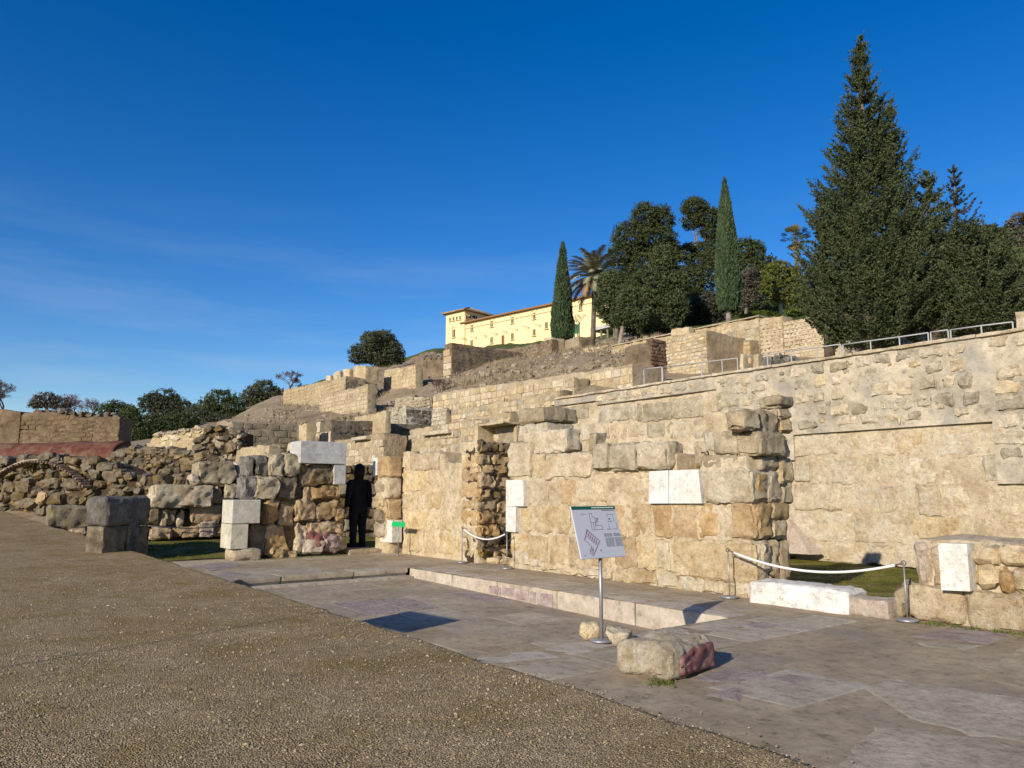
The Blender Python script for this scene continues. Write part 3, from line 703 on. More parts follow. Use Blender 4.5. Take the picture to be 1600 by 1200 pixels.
cores(fS, [(748, 694, 800, 868)], wall, M['earthcore'], .3, recess=.06, zb=-.1)
v = 690
while v < 862:
    h_ = R.uniform(14, 24); cut = R.uniform(766, 782)
    stone_px(fS, (748, v, cut, v + h_ - 1), wall, M[R.choice(['warm', 'ochre', 'rubble'])], depth=.2, proud=R.uniform(0, .05), rough=.05, rnd=.02, cell=.03)
    stone_px(fS, (cut + 1, v + 2, 806, v + h_), wall, M[R.choice(['ochre', 'rubble', 'greytop'])], depth=.2, proud=R.uniform(0, .06), rough=.05, rnd=.02, cell=.03)
    v += h_
for k in range(7):
    x = xs_ + .12 + k * .1; rock_ob('stone', R.uniform(.12, .22), R.uniform(.2, .3), R.uniform(.07, .14), M['warm'], wall, (x, YW + .15 + R.uniform(-.05, .2), .03), R.uniform(0, 3), rough=.04, rnd=.04, facets=3)
# white marble facing slabs let into the wall
def slab_face(f, quad, parent, mat, proud, th=.03, name='marble_slab'):
    c = [f.px(u, v) for u, v in quad]; am = sum(p[0] for p in c) / 4; zm = sum(p[1] for p in c) / 4
    V = [];
    for o_ in (0, th):
        for a, z in c: V.append((a - am, th - o_ if False else -o_, z - zm))
    V = [(x, -y, z) for x, y, z in V]
    # front at -y
    V = [(a - am, -0.0, z - zm) for a, z in c] + [(a - am, th, z - zm) for a, z in c]
    Fc = [(0, 1, 2, 3), (7, 6, 5, 4), (0, 4, 5, 1), (1, 5, 6, 2), (2, 6, 7, 3), (3, 7, 4, 0)]
    return mk(name, V, Fc, mat, parent, rel(parent, f.pt(am, zm, proud)), f.rot, smooth=False)
for q in ([(1019, 786.5), (1049.5, 786.5), (1049.5, 735), (1019.5, 736.5)], [(1050.5, 786.5), (1102, 786.5), (1096.5, 733.5), (1050.5, 735)], [(795.5, 790.5), (823.5, 791), (822.5, 750.5), (795.5, 750)], [(795.5, 830), (810.5, 831.5), (811, 791.5), (795.5, 791)]):
    slab_face(fW, q, wall, M['marble'], .055, .07)

# ------------------------------------------------------------------ restored upper wall behind, with the recess and back of the room
YU = 11.4
fU = FX(YU)
up = thing('upper_wall', 'tall restored wall of grey mortar with pale stones set in it behind the courtyard wall', 'wall', (-7, YU, 0))
ZT = 3.115
RG = []
for (u0, u1, vb) in ((866, 930, 632), (930, 1119, 620.5), (1119, 1236, 720), (1236, 1547, 671.5), (1547, 1980, 755)):
    RG.append((fU.px(u0, 640)[0], fU.px(u1, 640)[0], fU.px((u0 + u1) / 2, vb)[1]))
def restored():
    c = .045; xs = np.arange(RG[0][0], RG[-1][1], c); zs = np.linspace(ZT, .7, int((ZT - .7) / c)); c2 = zs[0] - zs[1]
    X, Z = np.meshgrid(xs, zs, indexing='ij'); Q = np.stack([X.ravel(), Z.ravel() * 0, Z.ravel()], 1)
    Q[:, 1] = YU + fbm(Q * 1.2, 61, 2) * .012 + fbm(Q * 7, 62, 3) * .012
    zb = np.zeros(len(xs))
    for a, b, z in RG: zb[(xs >= a - 1e-6)] = z
    edge = xs * 0
    nx, nz = X.shape; A_ = np.arange(nx * nz).reshape(nx, nz); n = nx * nz
    keep = (zs[None, 1:] > zb[:-1, None] + edge[:-1, None] - c2 * .5)
    f = np.stack([A_[:-1, :-1], A_[:-1, 1:], A_[1:, 1:], A_[1:, :-1]], 2)[keep]
    B = Q.copy(); B[:, 1] += .10
    # lips where the sheet ends
    from collections import Counter
    ed = {}
    for q in f.tolist():
        for k in range(4):
            e = (q[k], q[(k + 1) % 4]); r_ = (e[1], e[0])
            if r_ in ed: del ed[r_]
            else: ed[e] = 1
    lip = np.array([(b, a, a + n, b + n) for a, b in ed])
    o = mk('restored_masonry', np.concatenate([Q, B]) - np.array(up.location), np.concatenate([f, lip]), M['greymortar'], up)
    o.data.set_sharp_from_angle(angle=math.radians(50))
restored()
a0 = fU.px(868, 640)[0]; a1 = fU.px(1980, 640)[0]
rock_ob('wall_core', a1 - a0, .5, 3.1, M['mortar'], up, fU.pt((a0 + a1) / 2, 1.5, -.312), cell=.11, rough=.03, rnd=.02, maxn=90)
# coping
x = a0
while x < a1:
    w_ = min(R.uniform(.8, 1.5), a1 - x); rock_ob('coping', w_ - .004, .66, .055, M['cream'], up, fU.pt(x + w_ / 2, ZT + .03, -.28), cell=.07, rough=.012, rnd=.012); x += w_
# pale stones bedded in the mortar
for (a0_, a1_, zb) in RG:
    z = ZT - .02; row = 0
    while z - .12 > zb:
        h_ = R.uniform(.15, .21) if row else .18
        if z - h_ < zb + .02: break
        x = a0_ + R.uniform(.02, .12)
        while x < a1_ - .12:
            w_ = R.uniform(.16, .36) if row else R.uniform(.22, .34)
            if x + w_ > a1_ - .02: break
            if R.random() < .86:
                hh = h_ * R.uniform(.74, 1.0)
                rock_ob('stone', w_, .12, hh, M[R.choice(['pitted', 'cream', 'pitted', 'cream', 'mortar'])], up, fU.pt(x + w_ / 2, z - h_ / 2 + R.uniform(-.02, .02), .020 - .06 + R.uniform(-.004, .006)), cell=.026, rough=.034, rnd=.022, tilt=(0, R.uniform(-.06, .06)))
            x += w_ + R.uniform(.03, .12)
        z -= h_ + R.uniform(.01, .04); row += 1
for _ in range(120):
    a0_, a1_, zb = R.choice(RG[1:]); x = R.uniform(a0_ + .05, a1_ - .1); z = R.uniform(zb + .06, ZT - .06); w_ = R.uniform(.05, .12)
    rock_ob('stone', w_, .10, w_ * R.uniform(.5, .8), M[R.choice(['pitted', 'cream', 'greytop', 'warm', 'ochre'])], up, fU.pt(x, z, .016 - .05), cell=.02, rough=.016, rnd=.014, tilt=(0, R.uniform(-.2, .2)))
# large weathered ashlars below the restoration
W2 = [((872, 634, 918, 657), 'pitted', .02), ((921, 636, 932, 656), 'cream', .0), ((930, 632, 990, 659), 'pitted', .015), ((870, 658, 903, 672), 'cream', .0), ((903, 659, 949, 687), 'cream', .02), ((950, 661, 963, 689), 'warm', .0), ((964, 660, 976, 688), 'warm', .0), ((977, 662, 1006, 684), 'cream', .0),
 ((991, 629, 1000, 660), 'pitted', .0), ((1000, 628, 1047, 658), 'pitted', .015), ((1047, 620, 1096, 652), 'pitted', .02), ((1007, 660, 1035, 685), 'pitted', .01), ((1036, 659, 1049, 687), 'greytop', .0), ((1049, 656, 1076, 685), 'cream', .01), ((1075, 654, 1107, 685), 'pitted', .0), ((1097, 624, 1120, 650), 'warm', -.01), ((1119, 611, 1152, 637), 'pitted', .07), ((1107, 652, 1122, 684), 'cream', -.01),
 ((1238, 677, 1307, 712), 'cream', .02), ((1308, 678, 1326, 712), 'cream', .0), ((1327, 676, 1397, 713), 'cream', .015), ((1398, 674, 1440, 712), 'warm', .01), ((1440, 674, 1464, 713), 'cream', .0), ((1465, 674, 1546, 713), 'cream', .015),
 ((1237, 714, 1262, 752), 'cream', .03), ((1263, 713, 1284, 755), 'cream', .0), ((1284, 714, 1346, 757), 'cream', .012), ((1348, 714, 1375, 756), 'cream', .0), ((1376, 714, 1412, 757), 'cream', .006), ((1412, 714, 1500, 758), 'cream', .012), ((1501, 714, 1533, 755), 'cream', .0), ((1534, 711, 1559, 753), 'pitted', .03),
 ((1238, 757, 1312, 797), 'cream', .03), ((1313, 758, 1372, 800), 'cream', .01), ((1373, 758, 1430, 800), 'cream', .018), ((1431, 757, 1466, 806), 'cream', .03), ((1467, 758, 1560, 812), 'cream', .0), ((1560, 757, 1680, 806), 'cream', .01),
 ((1238, 800, 1330, 845), 'cream', .012), ((1331, 802, 1420, 850), 'cream', .02), ((1421, 806, 1500, 850), 'warm', .012), ((1501, 807, 1560, 850), 'warm', .0), ((1561, 806, 1680, 850), 'warm', .01), ((1290, 846, 1350, 882), 'cream', .02), ((1351, 850, 1440, 884), 'cream', .01), ((1238, 846, 1290, 880), 'cream', -.01)]
for rect, mt, pr in W2:
    u0, v0, u1, v1 = rect
    stone_px(fU, rect, up, M[mt], depth=.28, proud=pr - .06, rough=.028, rnd=.014, cell=.035)
# fallen wedge of purple plaster against the back wall
c0 = fU.px(1232, 864)[0]; c1 = fU.px(1288, 864)[0]; z0 = .0; z1 = fU.px(1244, 815)[1]
V = [(c0 - .25, -.02, 0), (c1, -.02, 0), (c0 + .12, -.02, z1), (c0 - .25, -.02, z1 * .55), (c0 - .25, -.34, 0), (c1 - .1, -.22, 0), (c0 + .10, -.06, z1 * .98), (c0 - .25, -.3, z1 * .5)]
mk('plaster_fragment', V, [(4, 5, 6, 7), (5, 1, 2, 6), (7, 6, 2, 3), (0, 4, 7, 3), (0, 1, 5, 4), (0, 3, 2, 1)], M['pink'], up, rel(up, (0, YU - .03, .04)), smooth=False)

# low stub of wall right of the doorway
fR = FX(6.36)
stub = thing('low_wall_stub', 'low cream wall stub with one upright white marble slab right of the white doorstep', 'wall', (-3, 6.36, 0))
cores(fR, [(1430, 852, 2000, 990)], stub, M['mortar'], .55, recess=.03, zb=-.1)
for rect, mt, pr in [((1524, 852, 1562, 882), 'warm', .05), ((1562, 853, 1640, 886), 'warm', .045), ((1524, 882, 1563, 920), 'warm', .04), ((1563, 884, 1582, 926), 'ochre', .05), ((1582, 888, 1690, 934), 'warm', .04), ((1640, 855, 1720, 888), 'warm', .04),
                     ((1418, 915, 1508, 974), 'warm', .02), ((1508, 925, 1600, 990), 'warm', .02), ((1600, 932, 1720, 1000), 'warm', .02), ((1722, 858, 1850, 930), 'warm', .04), ((1722, 936, 1880, 1010), 'warm', .02), ((1852, 862, 1990, 935), 'cream', .04), ((1882, 940, 1995, 1015), 'warm', .02), ((1428, 845, 1452, 915), 'pink', .01), ((1451, 850, 1476, 920), 'warm', .0)]:
    stone_px(fR, rect, stub, M[mt], depth=.26, proud=pr, rough=.028, rnd=.04, cell=.045)
slab_face(fR, [(1480, 920.5), (1525, 922.5), (1520, 849), (1475, 848)], stub, M['marble'], .10, .12)
for rect in [(1385, 908, 1420, 970)]:
    stone_px(fR, rect, stub, M['greytop'], depth=.3, proud=.0, rough=.05, rnd=.09, cell=.035)
step = tag(stone_px(FX(6.16), (1168, 915, 1323, 957), None, M['marble'], depth=.36, proud=0, name='doorstep', rough=.018, rnd=.03, cell=.035), 'whitewashed stone doorstep across the opening with the white rope', 'doorstep')
tag(stone_px(FX(6.22), (1322, 935, 1388, 967), None, M['pink'], depth=.25, proud=0, name='stone_block', rough=.014, rnd=.02, cell=.04), 'squat pinkish stone block at the right end of the white doorstep', 'stone block')

# ------------------------------------------------------------------ end wall of the courtyard: pier, white lintel, doorway
XE = -11.9
fP = FY(XE)
pier = thing('wall_pier', 'rough ochre stone pier with purple marble patch and cream blocks left of the dark doorway', 'wall', (XE, 4.7, 0))
cores(fP, [(415, 748, 525, 862)], pier, M['rubble'], .75, recess=.07, zb=-.1, rough=.05)
cores(fP, [(440, 728, 524, 760)], pier, M['rubble'], .75, recess=.07, rough=.05)
for rect, mt, pr, dp in [((421, 708, 444, 746), 'greytop', .05, .4), ((444, 708, 469, 745), 'greytop', .06, .4), ((400, 746, 434, 780), 'greytop', .08, .4), ((432, 746, 463, 780), 'rubblegrey', .05, .4), ((415, 781, 436, 820), 'ochre', .05, .3), ((437, 782, 460, 819), 'ochre', .02, .3),
                     ((389, 820, 416, 868), 'rubblegrey', .0, .3), ((416, 821, 455, 868), 'ochre', .02, .3), ((469, 727, 486, 759), 'rubblegrey', .03, .3), ((484, 726, 523, 759), 'rubble', .06, .3), ((473, 760, 490, 785), 'ochre', .03, .3), ((488, 759, 528, 783), 'ochre', .05, .3), ((461, 781, 492, 813), 'ochre', .06, .3), ((492, 783, 526, 813), 'ochre', .04, .3), ((523, 787, 537, 812), 'ochre', .05, .3),
                     ((460, 813, 480, 862), 'cream', .05, .3), ((480, 812, 536, 836), 'ochre', .07, .3), ((522, 835, 537, 860), 'warm', .06, .3), ((470, 843, 500, 866), 'pink', .10, .2), ((420, 858, 440, 872), 'ochre', .12, .2), ((440, 862, 462, 873), 'ochre', .10, .2)]:
    stone_px(fP, rect, pier, M[mt], depth=dp, proud=pr, rough=.05, rnd=.02, cell=.028, facets=2)
stone_px(fP, (478, 829, 512, 858), pier, M['maroon'], depth=.25, proud=.10, rough=.06, rnd=.06, cell=.03, facets=3, name='marble_patch')
stone_px(fP, (500, 836, 526, 861), pier, M['purple'], depth=.25, proud=.12, rough=.06, rnd=.06, cell=.03, facets=2, name='marble_patch')
# left flank of the pier: cast shade put into the stones' dark colour
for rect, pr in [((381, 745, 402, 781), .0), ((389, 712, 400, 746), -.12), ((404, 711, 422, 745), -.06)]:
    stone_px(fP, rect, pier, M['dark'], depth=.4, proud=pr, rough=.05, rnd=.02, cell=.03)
def block_px(name, f, rect, depth, mat, parent, proud=0.0, bev=.008):
    u0, v0, u1, v1 = rect; um, vm = (u0 + u1) / 2, (v0 + v1) / 2
    a0, a1 = f.px(u0, vm)[0], f.px(u1, vm)[0]; z0, z1 = f.px(um, v1)[1], f.px(um, v0)[1]
    return box_ob(name, a1 - a0, depth, z1 - z0, mat, parent, f.pt((a0 + a1) / 2, (z0 + z1) / 2, proud - depth / 2), f.rot, bev)
fB = FY(XE + .18)
block_px('cast_block', fB, (363, 781, 407, 818), .5, M['creamblock'], pier)
block_px('cast_block', fB, (361, 819, 388, 858), .5, M['creamblock'], pier, -.01)
stone_px(fB, (362, 858, 409, 876), pier, M['cream'], depth=.4, rough=.03, rnd=.04)
lint = tag(block_px('lintel', FY(XE + .12), (469.5, 690, 541.5, 724.5), .45, M['concrete'], None), 'long white lintel block lying on the pier beside the doorway', 'lintel')
tag(block_px('cast_block', FY(XE + .10), (522, 725.5, 540.5, 757), .3, M['concrete'], None), 'small white block tucked under the free end of the lintel', 'stone block')
# right jamb of the doorway
fJ = FY(fW.px(628, 790)[0] - .02)
jamb = thing('door_jamb', 'narrow jamb of stacked stones and a white marble strip right of the doorway', 'wall', (-11.7, 6.35, 0))
for rect, mt in [((607, 713, 630, 746), 'ochre'), ((605, 747, 629, 779), 'cream'), ((606, 780, 630, 812), 'ochre')]:
    stone_px(fJ, rect, jamb, M[mt], depth=.42, proud=.0, rough=.03, rnd=.04, cell=.035)
ya = fJ.px(607, 760)[0]
cores(fJ, [(609, 714, 640, 850)], jamb, M['mortar'], .5, recess=.04, zb=-.05)
zt_ = fJ.px(605, 712)[1]
box_ob('marble_strip', .16, .05, .30, M['marble'], jamb, (fJ.o[0] - .46, ya - .0, zt_ - .17))
for k, zz in enumerate((.38, .62, .86, 1.1)):
    rock_ob('stone', .36, .10, .22, M[('greytop', 'rubblegrey', 'warm', 'greytop')[k]], jamb, (fJ.o[0] - .30, ya + .02, zz), cell=.035, rough=.03, rnd=.03)
blk = tag(block_px('marble_block', FY(fJ.o[0] + .10), (612, 813, 628.5, 848), .42, M['marble'], None, bev=.012), 'white marble block at the foot of the doorway jamb behind the green arrow', 'stone block')
# raised sill of the doorway, wall seen behind the person
tag(rock_ob('threshold', 1.1, .66, .09, M['slabtan'], None, (XE - .45, 5.92, .03), cell=.06, rough=.012, rnd=.015), 'worn stone threshold in the dark doorway', 'doorstep')
fK = FY(-15.0)
rear = thing('passage_wall', 'rough dark stone wall seen through the doorway behind the person', 'wall', (-15, 7.2, 0))
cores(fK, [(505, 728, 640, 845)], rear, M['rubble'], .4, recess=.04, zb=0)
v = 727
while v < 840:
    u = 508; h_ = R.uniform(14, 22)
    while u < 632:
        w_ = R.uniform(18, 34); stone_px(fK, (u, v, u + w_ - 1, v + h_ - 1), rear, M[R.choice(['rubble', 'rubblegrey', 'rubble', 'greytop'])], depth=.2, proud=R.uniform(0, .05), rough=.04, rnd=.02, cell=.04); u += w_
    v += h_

# ------------------------------------------------------------------ left side: dark pier, yard wall, rubble, vault
pc = P(198, 800, 11.35)
fD = Frame(pc.x, pc.y, 90 + 30)
dpier = thing('marble_faced_pier', 'dark weathered pier with grey marble slabs at its foot beside the gravel edge', 'wall', (pc.x, pc.y, 0))
stone_px(fD, (161, 776, 237, 822), dpier, M['dark'], depth=.42, proud=.03, rough=.03, rnd=.07, cell=.04)
for rect in [(160, 822, 197, 870), (199, 822, 233, 872)]:
    stone_px(fD, rect, dpier, M['rubblegrey'], depth=.34, proud=.0, rough=.014, rnd=.02, cell=.05, name='marble_slab')
rock_ob('wall_core', 2.0, .2, .95, M['dark'], dpier, (-13.5, 2.46, .42), 0, cell=.09, rough=.04, rnd=.05)
fY_ = FY(-15.66)
yard = thing('yard_wall', 'wall of big weathered blocks behind the mossy yard with a lying ashlar on top', 'wall', (-15.66, 4, 0))
cores(fY_, [(180, 795, 400, 845)], yard, M['earthcore'], .5, recess=.10, zb=-.1)
cores(fY_, [(300, 760, 400, 800)], yard, M['earthcore'], .5, recess=.10)
for rect, mt, pr, dp in [((235, 759, 330, 792), 'cream', .16, .5), ((310, 722, 374, 757), 'greytop', .02, .6), ((328, 757, 347, 787), 'ochre', .02, .4), ((346, 757, 384, 781), 'cream', .08, .4), ((297, 788, 350, 822), 'ochre', .03, .4), ((349, 780, 380, 822), 'ochre', .04, .4), ((251, 794, 263, 822), 'warm', .0, .3), ((263, 796, 277, 823), 'warm', -.03, .3), ((278, 796, 290, 823), 'warm', -.04, .3), ((232, 796, 250, 822), 'rubble', .0, .3), ((214, 795, 233, 838), 'rubble', .0, .3),
                     ((234, 824, 268, 842), 'ochre', .05, .3), ((270, 824, 311, 840), 'ochre', .06, .3), ((310, 815, 334, 839), 'pink', .10, .25), ((334, 822, 360, 840), 'ochre', .05, .3), ((297, 741, 312, 758), 'pink', .0, .3), ((373, 722, 392, 757), 'cream', -.1, .5), ((249, 742, 276, 760), 'rubble', -.2, .3), ((276, 745, 296, 760), 'rubble', -.15, .3)]:
    stone_px(fY_, rect, yard, M[mt], depth=dp, proud=pr, rough=.045, rnd=.022, cell=.035, facets=2)
# thin dark cable along the yard wall
pts = [fY_.pt(*fY_.px(u, v), .16) for u, v in ((228, 821), (255, 823), (290, 825), (320, 824), (349, 821))]
tag(tube_ob('barrier_rope', pts, .010, M['iron']), 'thin dark rope strung low across the mossy yard wall', 'rope')
fb = FY(-17.1)
tag(stone_px(fb, (77, 791, 158, 827), None, M['tanblock'], depth=.5, proud=0, name='ashlar_block', rough=.045, rnd=.04, cell=.05), 'long lichen spotted ashlar block at the gravel edge left of the dark pier', 'stone block')
tag(stone_px(FY(-17.0), (108, 826, 162, 838), None, M['ochre'], depth=.4, proud=.1, name='stone_block', rough=.04, rnd=.04, cell=.05), 'pale flat stone half hidden under the lichen spotted ashlar', 'stone block')

def rubble_fill(f, parent, poly, rpx, n, mats, proud=(0, .12), name='stone', cell=.06, asp=(.8, 1.5)):
    """stones packed over a polygon on a wall plane (pixel outline)"""
    us = [p[0] for p in poly]; vs = [p[1] for p in poly]; placed = []
    def inside(u, v):
        c = False; j = len(poly) - 1
        for i in range(len(poly)):
            if (poly[i][1] > v) != (poly[j][1] > v) and u < (poly[j][0] - poly[i][0]) * (v - poly[i][1]) / (poly[j][1] - poly[i][1]) + poly[i][0]: c = not c
            j = i
        return c
    t = 0
    while len(placed) < n and t < n * 60:
        t += 1; u = R.uniform(min(us), max(us)); v = R.uniform(min(vs), max(vs)); r = R.uniform(*rpx)
        if t > n * 25: r = rpx[0]
        if not inside(u, v) or any((u - a) ** 2 + (v - b) ** 2 < ((r + q) * .80) ** 2 for a, b, q in placed): continue
        placed.append((u, v, r)); ax = R.uniform(*asp)
        stone_px(f, (u - r * ax, v - r * .85, u + r * ax, v + r * .85), parent, M[R.choice(mats)], depth=R.uniform(.25, .4), proud=R.uniform(*proud), name=name, rough=.035, rnd=.012, cell=cell, facets=9, sharp=28, tilt=(R.uniform(-.2, .2), R.uniform(-.35, .35)))
def backing(f, parent, poly, mat, depth=.5, recess=.06):
    c = [f.px(u, v) for u, v in poly]; n = len(c); am = sum(p[0] for p in c) / n; zm = sum(p[1] for p in c) / n
    V = [(a - am, 0, z - zm) for a, z in c] + [(a - am, depth, z - zm) for a, z in c]
    ar = sum(c[i][0] * c[(i + 1) % n][1] - c[(i + 1) % n][0] * c[i][1] for i in range(n))
    if ar < 0: V = V[:n][::-1] + V[n:][::-1]
    Fc = [tuple(range(n)), tuple(range(2 * n - 1, n - 1, -1))] + [(i, n + i, n + (i + 1) % n, (i + 1) % n) for i in range(n)]
    return mk('wall_core', V, Fc, mat, parent, rel(parent, f.pt(am, zm, -recess)), f.rot, smooth=False)
mA = F2(P(0, 760, 19.0), P(235, 760, 17.0))
rw = thing('rubble_wall', 'dark mossy rubble wall with a ruined brick arch below the red vault', 'wall', tuple(P(100, 830, 18)))
poly = [(-60, 726), (0, 722), (100, 712), (170, 726), (200, 740), (235, 745), (238, 800), (200, 830), (60, 832), (-60, 812)]
backing(mA, rw, poly, M['earthcore'], .6, .07)
for rect, mt in [((4, 711, 21, 726), 'rubblegrey'), ((32, 710, 54, 725), 'rubblegrey'), ((60, 709, 86, 722), 'rubblegrey'), ((86, 709, 101, 723), 'rubblegrey'), ((110, 718, 128, 730), 'rubble'), ((127, 718, 151, 736), 'rubblegrey'), ((153, 723, 182, 736), 'rubblegrey'), ((31, 751, 54, 770), 'rubble'), ((12, 754, 27, 768), 'rubble'), ((69, 747, 92, 763), 'rubble'), ((101, 748, 128, 766), 'rubblegrey'), ((57, 768, 80, 787), 'ochre'), ((80, 768, 106, 788), 'rubble'), ((24, 769, 44, 785), 'rubble'), ((0, 769, 14, 783), 'rubble'), ((30, 778, 58, 794), 'rubble'), ((116, 776, 125, 790), 'rubble'), ((140, 735, 161, 750), 'rubblegrey'), ((165, 737, 180, 747), 'rubblegrey'), ((62, 790, 78, 806), 'rubblegrey')]:
    stone_px(mA, rect, rw, M[mt], depth=.45, proud=.14, rough=.05, rnd=.02, cell=.04, facets=6)
rubble_fill(mA, rw, [(-40, 735), (20, 722), (140, 716), (190, 738), (232, 748), (232, 800), (150, 800), (60, 815), (-40, 800)], (4, 9), 170, ['rubble', 'rubble', 'rubble', 'rubblegrey'], (-.06, .14))
# brick ring of the arch
A = [mA.px(0, 757), mA.px(72, 722), mA.px(152, 762)]
(x1, y1), (x2, y2), (x3, y3) = A
d_ = 2 * (x1 * (y2 - y3) + x2 * (y3 - y1) + x3 * (y1 - y2))
cx_ = ((x1 ** 2 + y1 ** 2) * (y2 - y3) + (x2 ** 2 + y2 ** 2) * (y3 - y1) + (x3 ** 2 + y3 ** 2) * (y1 - y2)) / d_
cz_ = ((x1 ** 2 + y1 ** 2) * (x3 - x2) + (x2 ** 2 + y2 ** 2) * (x1 - x3) + (x3 ** 2 + y3 ** 2) * (x2 - x1)) / d_
ra = math.hypot(x1 - cx_, y1 - cz_)
t0, t1 = math.atan2(y1 - cz_, x1 - cx_) + .12, math.atan2(y3 - cz_, x3 - cx_)
nb = 40
for k in range(nb):
    if R.random() < .06: continue
    t = t0 + (t1 - t0) * (k + .5) / nb
    o = rock_ob('brick', abs(t0 - t1) * ra / nb * .66, .24, .055, M['brick'], rw, mA.pt(cx_ + math.cos(t) * ra, cz_ + math.sin(t) * ra, .24), mA.rot, cell=.05, rough=.014, rnd=.012)
    o.rotation_mode = 'XYZ'; o.matrix_basis = Matrix.Translation(o.location) @ Matrix.Rotation(mA.rot, 4, 'Z') @ Matrix.Rotation(-(t - math.pi / 2), 4, 'Y')
pts = [mA.pt(cx_ + math.cos(t0 + (t1 - t0) * .55 * k / 20) * (ra + .045), cz_ + math.sin(t0 + (t1 - t0) * .55 * k / 20) * (ra + .045), .28) for k in range(21)]
tube_ob('plaster_rim', pts, .022, M['greytop'], rw, 6)
# red vault
mV = F2(P(0, 700, 22.5), P(168, 700, 21.5))
c0 = mV.px(-60, 700); c1 = mV.px(169, 704); zb_ = mV.px(80, 728)[1]; ztp = mV.px(80, 688)[1]
def vault():
    na, nb_ = 60, 14; V = []; Hh = ztp - zb_
    for i in range(na + 1):
        a = c0[0] + (c1[0] - c0[0]) * i / na
        for j in range(nb_ + 1):
            q = j / nb_ * math.pi / 2
            V.append((a, Hh * 1.1 * (1 - math.cos(q)), zb_ + Hh * math.sin(q)))
    V = np.array(V); n = len(V)
    V += np.stack([V[:, 0] * 0, fbm(V * 3, 3, 3) * .03, fbm(V * 3 + 7, 4, 3) * .03], 1)
    W = V.copy(); W[:, 1] += .06; W[:, 2] -= .10
    A_ = np.arange(n).reshape(na + 1, nb_ + 1)
    f1 = np.stack([A_[:-1, :-1].ravel(), A_[1:, :-1].ravel(), A_[1:, 1:].ravel(), A_[:-1, 1:].ravel()], 1)
    f3 = np.stack([A_[-1, :-1], A_[-1, 1:], A_[-1, 1:] + n, A_[-1, :-1] + n], 1)[:, ::-1]
    f4 = np.stack([A_[:-1, 0], A_[1:, 0], A_[1:, 0] + n, A_[:-1, 0] + n], 1)
    o = mk('vault', np.concatenate([V, W]), np.concatenate([f1, f1[:, ::-1] + n, f3, f4]), M['red'], None, (mV.o[0], mV.o[1], 0), mV.rot)
    return tag(o, 'curved vault remnant with flaking red paint above the rubble', 'vault')
vault()
fq = F2(P(150, 705, 21.4), P(340, 705, 19.0))
rw2 = thing('rubble_wall', 'dark crumbling rubble wall right of the red vault', 'wall', tuple(P(230, 770, 19.5)))
poly = [(165, 715), (185, 700), (240, 705), (312, 708), (316, 760), (240, 765), (165, 760)]
backing(fq, rw2, poly, M['earthcore'], .8, .06)
rubble_fill(fq, rw2, [(168, 712), (185, 702), (240, 705), (310, 708), (312, 758), (240, 765), (168, 758)], (4, 9), 150, ['rubble', 'rubble', 'rubblegrey', 'darkwall'], (-.04, .1))
for k in range(9):
    u = 172 + k * 14; stone_px(fq, (u, 698 + R.uniform(0, 7), u + R.uniform(9, 16), 713), rw2, M[R.choice(['rubble', 'rubblegrey'])], depth=.4, proud=.05, rough=.06, rnd=.06, cell=.06, facets=6)
fz = F2(P(300, 700, 18.8), P(372, 700, 18.6))
rw3 = thing('rubble_heap', 'grey brown broken end of a rubble wall above the lying ashlar', 'wall', tuple(P(335, 725, 18.6)))
poly = [(300, 728), (302, 690), (320, 671), (345, 668), (371, 676), (372, 728)]
backing(fz, rw3, poly, M['earthcore'], .7, .08)
rubble_fill(fz, rw3, poly, (4, 9), 70, ['rubblegrey', 'rubblegrey', 'rubble', 'greytop'], (-.04, .12))
fw_ = F2(P(232, 690, 21.5), P(324, 690, 20.0))
rw4 = thing('ruined_wall', 'pale low wall with crumbled ragged top left of the grey rubble end', 'wall', tuple(P(280, 705, 20.5)))
poly = [(225, 706), (236, 684), (262, 676), (300, 670), (328, 669), (328, 708)]
backing(fw_, rw4, poly, M['pale'], .6, .04)
rubble_fill(fw_, rw4, [(228, 704), (238, 685), (262, 678), (300, 672), (326, 671), (326, 704)], (5, 9), 60, ['cream', 'pale', 'warm'], (-.05, .03))
for k in range(9):
    u = 238 + k * 10; stone_px(fw_, (u, 676 - k * 1.2, u + R.uniform(8, 14), 683 - k * 1.2), rw4, M['greytop'], depth=.4, proud=.05, rough=.06, rnd=.06, cell=.06, facets=5)

